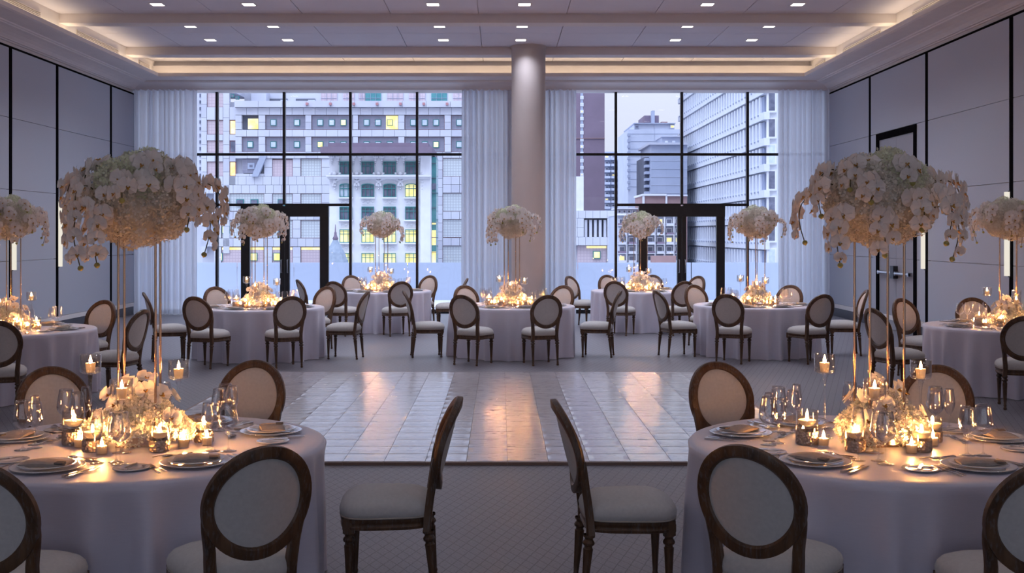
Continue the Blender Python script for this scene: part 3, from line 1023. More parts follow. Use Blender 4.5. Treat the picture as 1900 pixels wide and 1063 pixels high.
def fork_mesh(L=.195):
    t = MB()
    pts = [(0, -L / 2 + L * .62 * i / 8, .004 + .006 * sin(pi * i / 8)) for i in range(9)]
    sect = [(-.5, -.5), (.5, -.5), (.5, .5), (-.5, .5)]
    t.sweep(pts, sect, False, (0, 0, 1), scale=lambda u: (.013 - .008 * u, .0032))
    y0 = -L / 2 + L * .62
    t.sweep([(0, y0, .005), (0, y0 + .012, .006), (0, y0 + .024, .0065)], sect, False, (0, 0, 1), scale=lambda u: (.006 + .016 * u, .003))
    for i in range(4):
        x = -.0093 + .0062 * i
        t.sweep([(x, y0 + .022, .0065), (x, y0 + .05, .0075), (x, L / 2, .0095)], sect, False, (0, 0, 1), scale=lambda u: (.0036 - .0018 * u, .0028))
    return t.mesh('fork', 'cutlery_steel', True, 40)
def knife_mesh(L=.225):
    t = MB()
    sect = [(-.5, -.5), (.5, -.5), (.5, .5), (-.5, .5)]
    t.sweep([(0, -L / 2 + L * .45 * i / 6, .0055) for i in range(7)], sect, False, (0, 0, 1), scale=lambda u: (.016 - .005 * u, .010 - .003 * u))
    t.sweep([(0, -L / 2 + L * .45 + L * .55 * i / 8, .005) for i in range(9)], sect, False, (0, 0, 1), scale=lambda u: (.011 + .008 * sin(pi * min(1, u * 1.15)) - .008 * u ** 4, .0022))
    return t.mesh('knife', 'cutlery_steel', True, 40)
def spoon_mesh(L=.18):
    t = MB()
    sect = [(-.5, -.5), (.5, -.5), (.5, .5), (-.5, .5)]
    t.sweep([(0, -L / 2 + L * .70 * i / 8, .004 + .005 * sin(pi * i / 8)) for i in range(9)], sect, False, (0, 0, 1), scale=lambda u: (.012 - .007 * u, .003))
    y0 = -L / 2 + L * .70
    def fn(u, v):
        a = 2 * pi * u
        return (.019 * v * cos(a), y0 + .027 + .029 * v * sin(a), .0045 + .0075 * v * v)
    t.grid(fn, 20, 5, cu=True)
    t.grid(lambda u, v: (lambda p: (p[0], p[1], p[2] - .0018))(fn(1 - u, v)), 20, 5, cu=True)
    return t.mesh('spoon', 'cutlery_steel', True, 60)
fork_me, knife_me, spoon_me, butter_me = fork_mesh(), knife_mesh(), spoon_mesh(), knife_mesh(.15)

def bowl_prof(zb, zm, zt, r, rt):
    """angular modern bowl: flares to its widest low down then draws in to the rim"""
    pr = [(.004, zb)]
    for i in range(1, 8):
        u = i / 7
        pr.append((.004 + (r - .004) * sin(u * pi / 2) ** 1.15, zb + (zm - zb) * (1 - cos(u * pi / 2)) ** .85))
    for i in range(1, 7):
        u = i / 6
        pr.append((r + (rt - r) * u ** 1.1, zm + (zt - zm) * u))
    return pr
GL = {'flute': (.255, .115, .185, .031, .022, .034), 'white': (.235, .105, .150, .041, .030, .037), 'red': (.250, .105, .155, .049, .035, .041)}
glass_parts, glass_whole = {}, {}
for kn, (h_, zb, zm, r_, rt, rf) in GL.items():
    bp = bowl_prof(zb, zm, h_, r_, rt)
    inner = [(max(.002, r - .0012), z + .0012) for r, z in reversed(bp[1:])]
    foot = [(.001, .0005), (rf, .0005), (rf, .002), (rf * .5, .0045), (.008, .010), (.0045, .018)]
    stem = [(.0045, .018), (.0036, .05), (.0036, zb - .012), (.005, zb)]
    glass_parts[kn] = (MB().lathe(bp + [(rt, h_)] + inner, 28).mesh('bowl', 'crystal'), MB().lathe(stem, 12).mesh('stem', 'crystal'), MB().lathe(foot, 28).mesh('foot', 'crystal'))
    glass_whole[kn] = MB().lathe(foot + stem + bp, 16).mesh('glass', 'crystal')
GWORD = {'flute': ('champagne_flute', 'slim champagne flute'), 'white': ('wine_glass', 'small white wine glass'), 'red': ('wine_glass', 'large red wine glass')}

SET_A = {
    'NL': [(250, 'front left'), (310, 'front right'), (28, 'right'), (76, 'back right'), (125, 'back left'), (170, 'left')],
    'NR': [(228, 'front left'), (295, 'front right'), (156, 'left'), (112, 'back left'), (58, 'back right'), (10, 'right')],
}
near = ('NL', 'NR')
trn = random.Random(77)
for key, (tx, ty, ph) in TABLES.items():
    if key in SET_A:
        sets = SET_A[key]
    else:
        sets = [(math.degrees(atan2(dy, dx)), wh.replace(' side', '')) for dx, dy, wh in CHAIRS[key]]
        if key == 'WL':
            sets += [(150, 'left'), (100, 'back left')]
        if key == 'WR':
            sets += [(290, 'front right'), (30, 'right')]
    full = key in near
    for deg, wh in sets:
        A = radians(deg)
        rc = .70 if full and deg in (28, 156, 170, 10) else .67
        ox, oy = tx + rc * cos(A), ty + rc * sin(A)
        rz = A + pi / 2
        ex, ey = Vector((cos(rz), sin(rz))), Vector((-sin(rz), cos(rz)))
        st = f'{wh} setting, {ph}'
        def put(name, me, lx, ly, z, label, cat, group, dr=0.0, sub=()):
            p_ = (ox + ex[0] * lx + ey[0] * ly, oy + ex[1] * lx + ey[1] * ly, TZ + z)
            if sub:
                t = thing(name, label, cat, p_, rz + dr, group)
                for nm, mm in sub:
                    part(nm, mm, t)
            else:
                t = tag(ob(name, me, None, p_, (0, 0, rz + dr)), label, cat, group)
            return t
        if full:
            put('charger_plate', None, 0, 0, .001, f'wide charger plate under the stack, {st}', 'plate', 'charger plates', 0, [('plate_body', charger_me), ('silver_rim', rim_me)])
        else:
            put('charger_plate', charger_me, 0, 0, .001, f'wide charger plate, {st}', 'plate', 'charger plates')
        put('dinner_plate', dinner_me, 0, 0, .0125, f'white dinner plate on the charger, {st}', 'plate', 'dinner plates')
        nr = trn.uniform(-.5, .5)
        put('napkin', None if full else nap_me, 0, -.005, .021, f'folded linen napkin on the plates, {st}', 'napkin', 'folded napkins', nr, [('napkin_body', nap_me), ('fold_shade', fold_shade_me)] if full else ())
        put('bread_plate', bread_me, -.285, .075, .001, f'small bread plate, {st}', 'plate', 'bread plates')
        gpos = {'flute': (.135, .185), 'white': (.195, .240), 'red': (.255, .195)}
        for kn, (lx, ly) in gpos.items():
            nm, wd = GWORD[kn]
            j1, j2 = trn.uniform(-.01, .01), trn.uniform(-.01, .01)
            if full:
                put(nm, None, lx + j1, ly + j2, .001, f'{wd}, {st}', 'glass', 'stemmed glasses', 0, list(zip(('bowl', 'stem', 'foot'), glass_parts[kn])))
            else:
                put(nm, glass_whole[kn], lx + j1, ly + j2, .001, f'{wd}, {st}', 'glass', 'stemmed glasses')
        if full:
            put('butter_knife', butter_me, -.285, .075, .0115, f'butter knife on the bread plate, {st}', 'knife', 'butter knives', trn.uniform(-1.0, -.2))
        if full or key in ('WL', 'WR'):
            for q, w_ in ((0, 'outer'), (1, 'inner')):
                put('fork', fork_me, -.228 + q * .032, -.02 + q * .012, .001, f'{w_} steel fork, {st}', 'fork', 'forks', trn.uniform(-.05, .05))
                put('knife', knife_me, .232 - q * .032, -.03 + q * .01, .001, f'{w_} steel knife, {st}', 'knife', 'knives', trn.uniform(-.05, .05))
        if full:
            put('spoon', spoon_me, .02, .215, .001, f'dessert spoon above the plates, {st}', 'spoon', 'dessert spoons', 1.45)
            put('dessert_fork', fork_me, -.01, .240, .001, f'dessert fork above the plates, {st}', 'fork', 'dessert forks', -1.75)

# ================================================================ candles
cup_prof = [(.004, 0), (.012, .002), (.030, .008), (.048, .014), (.054, .022), (.055, .035), (.055, .112), (.0535, .112), (.0535, .036), (.050, .024), (.03, .0165), (.004, .012)]
cup_me = MB().lathe(cup_prof, 32).mesh('cup', 'holder_glass')
def stem_mesh(h):
    pr = [(.008, .008), (.0052, .05), (.0045, h * .35), (.005, h * .75), (.009, h - .02), (.016, h - .004), (.012, h)]
    return MB().lathe(pr, 14).mesh('stem', 'crystal')
foot_me = MB().lathe([(.001, .0005), (.046, .0005), (.046, .003), (.02, .006), (.008, .012)], 28).mesh('foot', 'crystal')
def vase_parts(r, h, gb):
    g_ = MB().lathe([(.001, 0.0), (r, 0.0), (r, h), (r - .0025, h), (r - .0025, .006), (.001, .006)], 36).mesh('glass_cylinder', 'holder_glass', True, 40)
    b_ = MB().lathe([(r + .0005, .004), (r + .0022, .008), (r + .0022, gb - .003), (r + .0005, gb), (r + .0005, .004)], 48).mesh('gold_band', 'hammered_gold', True, 40)
    w_ = MB().lathe([(.001, .008), (r - .004, .008), (r - .004, h * .58), (.001, h * .58)], 30).mesh('water', 'water', True, 40)
    return g_, b_, w_
VTALL, VSHORT = vase_parts(.056, .178, .072), vase_parts(.049, .128, .058)
vot_me = MB().lathe([(.001, 0), (.027, 0), (.031, .062), (.0292, .062), (.0255, .006), (.001, .006)], 26).mesh('votive_glass', 'holder_glass', True, 40)
def flame_mesh(s_=1.0):
    pr = [(.0005, 0), (.0045 * s_, .004 * s_), (.0068 * s_, .010 * s_), (.0060 * s_, .017 * s_), (.0032 * s_, .026 * s_), (.0004, .036 * s_)]
    return MB().lathe(pr, 8).mesh('flame', 'flame')
flame_me = flame_mesh(1.25)
wick_me = MB().lathe([(.0008, 0), (.0008, .009)], 6).mesh('wick', 'wick')
def wax_mesh(r0, r1, h):
    return MB().lathe([(.001, 0), (r0, 0), (r1, h), (r1 - .002, h), (r1 - .004, h - .010), (.001, h - .011)], 26).mesh('wax', 'wax', True, 40)
wax_tea, wax_vot = wax_mesh(.021, .027, .052), wax_mesh(.024, .026, .036)
wax_float = MB().lathe([(.001, -.008), (.024, -.008), (.043, .010), (.046, .022), (.043, .023), (.039, .016), (.001, .015)], 28).mesh('wax', 'wax', True, 50)
def candle(name, wax, top, loc, label, group):
    t = thing(name, label, 'candle', loc, 0, group)
    part('wax', wax, t); part('wick', wick_me, t, (0, 0, top - .011)); part('flame', flame_me, t, (0, 0, top - .004))
stem_cache = {}
crn = random.Random(9)
TALL = {'NL': [(-.31, .15, .338, 'left'), (.155, .17, .305, 'right'), (-.01, -.25, .258, 'front')], 'NR': [(-.215, .17, .338, 'left'), (.30, .17, .305, 'right'), (-.085, -.25, .258, 'front')]}
for key, (tx, ty, ph) in TABLES.items():
    tall = TALL.get(key) or [(-.22 + crn.uniform(-.03, .03), .14, .338, 'left'), (.20 + crn.uniform(-.03, .03), .16, .305, 'right'), (-.02 + crn.uniform(-.03, .03), -.25, .258, 'front')]
    jit = lambda: crn.uniform(-.012, .012)
    for dx, dy, h_, wd in tall:
        if h_ not in stem_cache:
            stem_cache[h_] = stem_mesh(h_)
        p_ = (tx + dx, ty + dy, TZ + .001)
        t = thing('candle_holder', f'{wd} stemmed glass candle holder on the {ph}', 'candle holder', p_, 0, 'stemmed candle holders')
        part('foot', foot_me, t); part('stem', stem_cache[h_], t); part('cup', cup_me, t, (0, 0, h_))
        candle('tealight', wax_tea, .052, (p_[0], p_[1], p_[2] + h_ + .0135), f'lit candle in the {wd} stemmed holder on the {ph}', 'candles in stemmed holders')
    mir = -1 if key in ('NL', 'WL', 'ML', 'BL') else 1
    sp_ = [(-.335 if mir < 0 else -.36, -.02, VTALL, .178, 'tall left'), (-.165, -.21, VSHORT, .128, 'front left'), (.175, -.20, VSHORT, .128, 'front right'), (.315, .05, VSHORT, .128, 'right'), (.02, .34, VSHORT, .128, 'back')]
    for dx, dy, vp, h_, wd in sp_:
        p_ = (tx + dx + jit(), ty + dy + jit(), TZ + .001)
        t = thing('cylinder_vase', f'{wd} glass cylinder with hammered gold band on the {ph}', 'candle holder', p_, 0, 'gold-banded glass cylinders')
        part('glass_cylinder', vp[0], t); part('gold_band', vp[1], t); part('water', vp[2], t)
        candle('floating_candle', wax_float, .021, (p_[0], p_[1], p_[2] + h_ * .58 + .001), f'lit floating candle in the {wd} glass cylinder on the {ph}', 'floating candles')
    vo_ = [(-.265, -.10, 'left'), (-.10, -.29, 'front'), (.255, -.10, 'front right'), (.37, -.04, 'outer right'), (-.20, .27, 'back')] if mir < 0 else [(-.285, -.07, 'left'), (.10, -.27, 'front'), (.285, -.07, 'right'), (-.36, .10, 'outer left'), (.20, .30, 'back')]
    for dx, dy, wd in vo_:
        p_ = (tx + dx + jit(), ty + dy + jit(), TZ + .001)
        tag(ob('votive_glass', vot_me, None, p_), f'{wd} small votive glass on the {ph}', 'candle holder', 'votive glasses')
        candle('votive_candle', wax_vot, .036, (p_[0], p_[1], p_[2] + .0065), f'lit candle in the {wd} small votive glass on the {ph}', 'votive candles')

# ================================================================ flowers
def petal(t, ang, L, wd, cup, z0=0.0, mi=0, nu=4, nv=5, off=.006):
    ca, sa = cos(ang), sin(ang)
    def fn(u, v):
        s_ = (u * 2 - 1)
        w_ = wd * (sin(pi * min(1, v * .93 + .07)) ** .62) * (.55 + .45 * v if v < .5 else 1.0)
        lx = off + L * v * (1 - .10 * s_ * s_)
        ly = w_ * s_
        z = z0 + cup * v * v + .010 * (s_ * s_) * sin(pi * v) - .004 * v
        return (ca * lx - sa * ly, sa * lx + ca * ly, z)
    t.grid(fn, nu, nv, mi=mi)
def bloom_mesh(s_, cup):
    t = MB()
    for a in (90, 212, 328):
        petal(t, radians(a), .048 * s_, .021 * s_, cup * .6, -.002)
    for a in (18, 162):
        petal(t, radians(a), .054 * s_, .040 * s_, cup, .002)
    petal(t, radians(270), .020 * s_, .009 * s_, .022 * s_, .004, 1, 2, 3, .001)
    petal(t, radians(205), .013 * s_, .006 * s_, .014 * s_, .004, 1, 2, 3, .001)
    petal(t, radians(335), .013 * s_, .006 * s_, .014 * s_, .004, 1, 2, 3, .001)
    t.box(-.004 * s_, .004 * s_, -.003 * s_, .005 * s_, .0, .012 * s_)
    return t.mesh('orchid_bloom', ['orchid_white', 'orchid_lip'])
BLOOMS = [bloom_mesh(1.0, .010), bloom_mesh(.92, .024), bloom_mesh(1.08, -.006), bloom_mesh(.75, .035)]
def hydrangea_mesh(seed, mat):
    r = random.Random(seed)
    t = MB()
    n = 92
    for i in range(n):
        zz = 1 - 1.55 * (i + .5) / n
        a = i * 2.39996 + r.uniform(-.2, .2)
        rr = sqrt(max(0, 1 - zz * zz))
        nrm = Vector((rr * cos(a), rr * sin(a), zz + r.uniform(-.12, .12))).normalized()
        R_ = .082 * r.uniform(.90, 1.06)
        q = (nrm + Vector((r.uniform(-.55, .55), r.uniform(-.55, .55), r.uniform(-.55, .55)))).to_track_quat('Z', 'Y')
        c = nrm * R_
        c.z *= .82
        rot = r.uniform(0, 6.28)
        sz = r.uniform(.014, .019)
        for k_ in range(4):
            b = rot + k_ * pi / 2
            pts = [(0, 0, 0), (sz * .75 * cos(b - .55), sz * .75 * sin(b - .55), .002), (sz * 1.15 * cos(b), sz * 1.15 * sin(b), .0045 + r.uniform(-.002, .003)), (sz * .75 * cos(b + .55), sz * .75 * sin(b + .55), .002)]
            t.add([c + q @ Vector(p_) for p_ in pts], [(0, 1, 2, 3)])
    return t.mesh('hydrangea_head', mat)
HYD = [hydrangea_mesh(1, 'hydrangea_white'), hydrangea_mesh(2, 'hydrangea_white'), hydrangea_mesh(3, 'hydrangea_green')]
core_me = MB().grid(lambda u, v: (.24 * sin(pi * max(.01, min(.99, v))) * cos(2 * pi * u), .24 * sin(pi * max(.01, min(.99, v))) * sin(2 * pi * u), -.21 * cos(pi * v)), 20, 10, cu=True).mesh('flower_core', 'hydrangea_white')
bud_me = MB().lathe([(.001, 0), (.010, .004), (.015, .013), (.012, .022), (.001, .030)], 12).mesh('bud', 'bud_green')
rod_me = MB().lathe([(.001, 0), (.0062, 0), (.0062, 1.10), (.001, 1.10)], 12).mesh('rod', 'brass', True, 40)
base_me = MB().box(-.105, .105, -.105, .105, 0, .012).mesh('stand_base', 'brass', False)
tray_me = MB().box(-.1, .1, -.012, .012, 1.09, 1.10).box(-.012, .012, -.1, .1, 1.09, 1.10).mesh('stand_top', 'brass', False)
ZH = 1.275                                      # centre of the flower ball above the table top
def make_tall(seed, sprays, label, rz, rods_rot, green):
    r = random.Random(seed)
    t = thing('flower_centrepiece', label, 'flowers', (0, 0, 0), rz, 'tall flower centrepieces')
    cr_, sr_ = cos(rods_rot), sin(rods_rot)
    for sx_, sy_ in ((-1, -1), (1, -1), (1, 1), (-1, 1)):
        x, y = sx_ * .092, sy_ * .092
        part('rod', rod_me, t, (cr_ * x - sr_ * y, sr_ * x + cr_ * y, .012))
    part('stand_base', base_me, t, (0, 0, 0), (0, 0, rods_rot)); part('stand_top', tray_me, t, (0, 0, 0), (0, 0, rods_rot))
    part('flower_core', core_me, t, (0, 0, ZH))
    n = 34
    for i in range(n):
        zz = 1 - 2 * (i + .5) / n
        a = i * 2.39996
        rr = sqrt(1 - zz * zz)
        d_ = Vector((rr * cos(a), rr * sin(a), zz))
        p_ = Vector((d_.x * .225, d_.y * .225, ZH + d_.z * .19))
        nrm = Vector((d_.x, d_.y, d_.z * 1.4)).normalized()
        g_ = (d_ - Vector(green).normalized()).length < .75
        q = nrm.to_track_quat('Z', 'Y') @ Quaternion((0, 0, 1), r.uniform(0, 6.28))
        s_ = r.uniform(.92, 1.15)
        part('hydrangea_head', HYD[2] if g_ else HYD[i % 2], t, p_, q, (s_, s_, s_))
    for az, el, L, nb in sprays:
        nb = int(nb * 1.35)
        az, el = radians(az + r.uniform(-6, 6)), radians(el)
        d_ = Vector((cos(el) * cos(az), cos(el) * sin(az), sin(el)))
        p_ = Vector((d_.x * .265, d_.y * .265, ZH + d_.z * .20))
        dirv = Vector((cos(az) * .75, sin(az) * .75, .55 + .5 * sin(el))).normalized()
        pts = [p_.copy()]
        m_ = 14
        for i in range(m_):
            p_ = p_ + dirv * (L / m_)
            out = sqrt(p_.x ** 2 + p_.y ** 2)
            dirv = (dirv + Vector((0, 0, -.30)) + (Vector((-p_.x, -p_.y, 0)) * .35 if out > .33 else Vector((0, 0, 0)))).normalized()
            pts.append(p_.copy())
        base = pts[0].copy()
        sm = MB().tube([q - base for q in pts], .0028, 6).mesh('orchid_stem', 'stem_green')
        so = part('orchid_spray', sm, t, base)
        for b in range(nb):
            u = (b + .7) / nb
            i = min(m_, int(u * m_))
            c = pts[i] - base
            tang = (pts[min(m_, i + 1)] - pts[max(0, i - 1)]).normalized()
            outw = Vector((pts[i].x, pts[i].y, 0)).normalized()
            side = tang.cross(outw)
            s_ = 1 if b % 2 else -1
            face = (outw * 1.0 + side * s_ * .45 + Vector((r.uniform(-.3, .3), r.uniform(-.3, .3), r.uniform(-.15, .25)))).normalized()
            q = face.to_track_quat('Z', 'Y') @ Quaternion((0, 0, 1), r.uniform(-.35, .35))
            k_ = (1.12 - .30 * u) * r.uniform(.92, 1.08)
            part('orchid_bloom', BLOOMS[3] if u > .93 and L > .3 else BLOOMS[b % 3], so, c + side * s_ * .030 + outw * .016, q, (k_, k_, k_))
        part('bud', bud_me, so, pts[-1] - base, tang.to_track_quat('Z', 'Y'))
    for i in range(10):                                                    # single blooms tucked between the hydrangeas
        az, el = radians(r.uniform(0, 360)), radians(r.uniform(-25, 60))
        d_ = Vector((cos(el) * cos(az), cos(el) * sin(az), sin(el)))
        p_ = Vector((d_.x * .315, d_.y * .315, ZH + d_.z * .240))
        part('orchid_bloom', BLOOMS[i % 3], t, p_, (d_ + Vector((0, 0, .1))).to_track_quat('Z', 'Y'))
    return t
SPA = [(252, -28, .34, 8), (236, -18, .42, 8), (222, 12, .20, 4), (190, 25, .26, 6), (205, 48, .16, 4), (180, -5, .26, 5), (318, 12, .34, 7), (340, -10, .38, 7), (300, 58, .20, 5), (335, 45, .26, 6), (272, 22, .16, 3),
       (15, 15, .36, 7), (60, 30, .26, 5), (100, 5, .36, 7), (140, 25, .34, 7)]
SPB = [(215, -25, .36, 7), (200, 15, .24, 5), (228, 48, .22, 5), (250, 20, .16, 3), (258, -30, .26, 5), (292, -5, .22, 5), (312, 0, .36, 8), (328, -18, .36, 8), (345, 18, .32, 7), (180, 40, .20, 5), (285, 50, .16, 3),
       (20, 30, .30, 6), (65, 5, .36, 7), (110, 30, .28, 6), (150, 0, .36, 7)]
def lab_t(ph):
    return f'tall orchid and hydrangea ball on brass rods on the {ph}'
talls = {}
tA = make_tall(1, SPA, lab_t(TABLES['NL'][2]), 0, .16, (-.1, -.55, .75))
tA.location = (TABLES['NL'][0] + .0, TABLES['NL'][1], TZ + .001)
tB = make_tall(2, SPB, lab_t(TABLES['NR'][2]), 0, .12, (.45, -.45, .7))
tB.location = (TABLES['NR'][0] + .02, TABLES['NR'][1], TZ + .001)
for i, key in enumerate(('WL', 'WR', 'ML', 'MC', 'MR', 'BL', 'BR')):
    tx, ty, ph = TABLES[key]
    tree_copy(tA if i % 2 else tB, (tx, ty, TZ + .001), [.9, 2.6, 0.35, -.5, 3.5, 1.9, -1.0][i], lab_t(ph))
def make_low(seed, label):
    r = random.Random(seed)
    t = thing('flower_mound', label, 'flowers', (0, 0, 0), 0, 'low flower mounds')
    ring = []
    for i in range(7):
        a = i * 2 * pi / 7 + .2
        ring.append((.172 * cos(a), .140 * sin(a), .085, 1.08))
    for i in range(5):
        a = i * 2 * pi / 5 + .5
        ring.append((.095 * cos(a), .085 * sin(a), .155, 1.02))
    ring += [(0.01, 0.0, .215, .85), (-.235, -.06, .066, .75), (.24, -.03, .066, .78)]
    for i, (x, y, z, s_) in enumerate(ring):
        nrm = Vector((x * 3, y * 3, .45)).normalized()
        part('hydrangea_head', HYD[i % 2], t, (x, y, z + .012), nrm.to_track_quat('Z', 'Y') @ Quaternion((0, 0, 1), r.uniform(0, 6.28)), (s_, s_, s_))
    for (x, y, z, fx, fy, fz) in ((-.09, -.10, .22, -.5, -1, .4), (-.14, -.04, .26, -.6, -.8, .6), (-.05, -.02, .31, -.2, -1, .6), (.05, -.06, .285, .3, -1, .5), (.12, -.04, .26, .6, -.8, .5), (.02, .06, .33, .2, -.5, .9), (-.19, -.10, .15, -.8, -.8, .4), (.16, .08, .23, .8, .3, .6), (-.10, .12, .24, -.5, .8, .6), (.19, -.10, .15, .8, -.8, .5)):
        part('orchid_bloom', BLOOMS[r.randrange(3)], t, (x, y, z), Vector((fx, fy, fz)).to_track_quat('Z', 'Y') @ Quaternion((0, 0, 1), r.uniform(-.5, .5)), (1.1, 1.1, 1.1))
    return t
def lab_l(ph):
    return f'low mound of white hydrangeas and orchids on the {ph}'
lowA = make_low(4, lab_l(TABLES['NL'][2]))
lowA.location = (TABLES['NL'][0], TABLES['NL'][1], TZ + .001)
for i, key in enumerate(('NR', 'WL', 'WR', 'ML', 'MC', 'MR', 'BL', 'BR')):
    tx, ty, ph = TABLES[key]
    tree_copy(lowA, (tx + (.03 if key == 'NR' else 0), ty, TZ + .001), [.5, -.4, .3, .2, -.3, .6, .1, -.5][i], lab_l(ph))

# ================================================================ the city beyond the terrace
GZ = -14.0
struct(blk('ground', -260, 260, 33.5, 520, GZ - 1, GZ, 'asphalt'))

class Face:
    """a facade that stands d metres away; its pieces are given by where they show in the frame"""
    def __init__(s, root, d):
        s.r, s.d = root, d
    def x(s, px): return (px - XV) * s.d / F
    def z(s, py): return H - (py - YV) * s.d / F
    def box(s, name, x0, y0, x1, y1, mat, front=0.0, back=1.0, parent=None):
        """front / back: metres in front of (negative) or behind the facade plane"""
        z1, z0 = s.z(y0), (s.z(y1) if y1 is not None else GZ)
        return blk(name, s.x(x0), s.x(x1), s.d + front, s.d + back, z0, z1, mat, s.r)
    def win(s, x0, y0, x1, y1, frame, pane, front=-.10, back=.3, b=.12, name='window'):
        """framed window, its pane a sub-part"""
        o = s.box(name, x0, y0, x1, y1, frame, front, back)
        sw, sh = abs(s.x(x1) - s.x(x0)), abs(s.z(y1) - s.z(y0))
        dp = back - front
        p = part('pane', cube(pane), o, (0, -.5 - .02, 0), (0, 0, 0), (max(.3, 1 - 2 * b / sw), .06 / dp, max(.3, 1 - 2 * b / sh)))
        return o
def bld(name, label, d, px):
    return thing(name, label, 'building', ((px - XV) * d / F, d, GZ))

# ---- granite office block with glass brick bands
R = bld('office_building', 'large pale granite office block with glass-brick window bands behind the left window', 172, 600)
f = Face(R, 172.0)
f.box('core_wall', 373, 188, 880, None, 'granite_dark', .9, 16)
f.box('side_wing', 340, 60, 373, None, 'granite', 1.0, 16)
for i in range(14):
    f.win(366.5, 172 + i * 12.4, 371.5, 179 + i * 12.4, 'granite', 'pane_dark', .9, 1.2, .05)
rn = random.Random(1)
nslab = 0
def slabs(x0, y0, x1, y1, w, h, front=0.0):
    global nslab
    nx, ny = max(1, round((x1 - x0) / w)), max(1, round((y1 - y0) / h))
    for j in range(ny):
        for i in range(nx):
            a, b = x0 + (x1 - x0) * i / nx, x0 + (x1 - x0) * (i + 1) / nx
            c, d = y0 + (y1 - y0) * j / ny, y0 + (y1 - y0) * (j + 1) / ny
            f.box('stone_panel', a + .25, c + .25, b - .25, d - .25, 'granite' if rn.random() < .85 else 'granite_dark', front, .9); nslab += 1
# upper wall: piers, spandrels and parapet
slabs(437, 188, 880, 200, 43, 12, -.8)
slabs(437, 200, 880, 213.4, 21.5, 14, -.2)
for a, b in ((437, 449), (480, 492.4), (566.8, 578), (655, 664.5), (739, 750.6), (824.7, 837)):
    slabs(a, 213.6, b, 240.6, 12, 13.5, -.2); slabs(a, 254, b, 282, 12, 14, -.2)
slabs(437, 241, 880, 253.6, 21.5, 13, -.2)
slabs(437, 282, 612, 294, 21.5, 12, -.2)
# left wing
slabs(373, 168, 383.5, 470, 11, 26, 0); slabs(413.8, 168, 425.6, 470, 12, 26, 0)
f.box('wing_wall', 373, 60, 437, 172, 'granite', .2, 8)
for a, b in ((198.5, 222.5), (249.3, 260.8), (283, 299.8), (326.5, 343)):
    slabs(383.7, a, 413.6, b, 15, 24)
    slabs(425.8, a, 437, b, 12, 24)
def tile_panel(x0, y0, x1, y1, mat, fr=.25):
    f.box('red_frame', x0, y0, x1, y1, 'red_trim_paint', fr + .05, .9)
    f.box('glass_block_panel', x0 + .5, y0 + .5, x1 - .5, y1 - .5, mat, fr, .8)
for a, b in ((172, 198.3), (222.8, 249), (261, 282.8), (300, 326.3)):
    tile_panel(383.7, a, 413.6, b, 'glass_block_pink')
for a, b, pn in ((223, 249, 'pane_lit'), (261, 282.8, 'pane_dark'), (300, 326.3, 'pane_lit')):
    f.win(426, a, 436.8, b, 'red_trim_paint', pn, .2, .6, .08)
# glass-brick bands with small square windows
bands = [(492.6, 566.6), (578.2, 654.8), (664.7, 738.8), (750.8, 824.5), (837.2, 870)]
wx = [507, 550.7, 594, 615.4, 637, 680, 701.5, 723.3, 766.5, 788, 809, 852]
for y0, y1, wy in ((213.8, 240.5, 221.4), (254, 281.5, 262.2)):
    bb = bands if y0 < 250 else [(449.2, 479.8)] + bands
    for a, b in bb:
        tile_panel(a, y0, b, y1, 'glass_block_dark')
    for i, c in enumerate(wx if y0 < 250 else [464] + wx):
        lit = (y0 < 250 and i in (7, 4)) or (y0 > 250 and i in (3, 11))
        f.win(c - 5.4, wy, c + 5.4, wy + 11.6, 'teal_paint', 'pane_lit' if lit else 'pane_pale', .05, .5, .10)
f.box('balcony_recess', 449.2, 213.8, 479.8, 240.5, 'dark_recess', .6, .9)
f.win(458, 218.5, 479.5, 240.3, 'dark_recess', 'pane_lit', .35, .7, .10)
f.box('lit_glow_panel', 716, 214.5, 738, 239.5, 'pane_lit', .22, .7)
# scuppers
for i in range(8):
    c = 571.9 + 43.05 * i
    if c < 870:
        o = f.box('scupper', c - 2.2, 192, c + 2.2, 196.5, 'red_trim_paint', -1.3, -.7)
# set-back top storey
f.box('penthouse_wall', 437, 20, 880, 188, 'granite', 6, 14)
for a, b, mt in ((584.5, 614.7, 'glass_block_pink'), (626.5, 648, 'glass_block_pink'), (657, 668, 'glass_block_pink'), (669.8, 699.3, 'pane_teal'), (711.5, 741.8, 'glass_block_pink'), (753, 784, 'glass_block_pink'), (796, 826, 'pane_teal'), (837.5, 870, 'glass_block_pink')):
    f.box('grid_window', a, 150, b, 187, mt, 5.8, 6.2)
    for q in range(1, 3):
        xx = a + (b - a) * q / 3
        f.box('glazing_bar', xx - .25, 150, xx + .25, 187, 'mid_concrete', 5.7, 5.9)
    f.box('glazing_bar', a, 173.4, b, 173.9, 'mid_concrete', 5.7, 5.9)
for a, b in ((486, 520), (536, 573)):
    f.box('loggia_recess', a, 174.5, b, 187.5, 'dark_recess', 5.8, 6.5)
    f.box('loggia_rail', a, 184.5, b, 185.4, 'mid_concrete', 5.2, 5.4)
    f.box('loggia_blind', b - 13, 177, b, 187, 'pale_concrete', 5.6, 5.9)
f.box('stair_cabin', 458, 165, 486, 188, 'granite_dark', 3, 6)
for k_ in range(2):
    f.win(427.5 + k_ * 9.5, 174.5 + 4 * k_, 434 + k_ * 9.5, 180.5 + 4 * k_, 'teal_paint', 'pane_dark', .0, .3, .1)
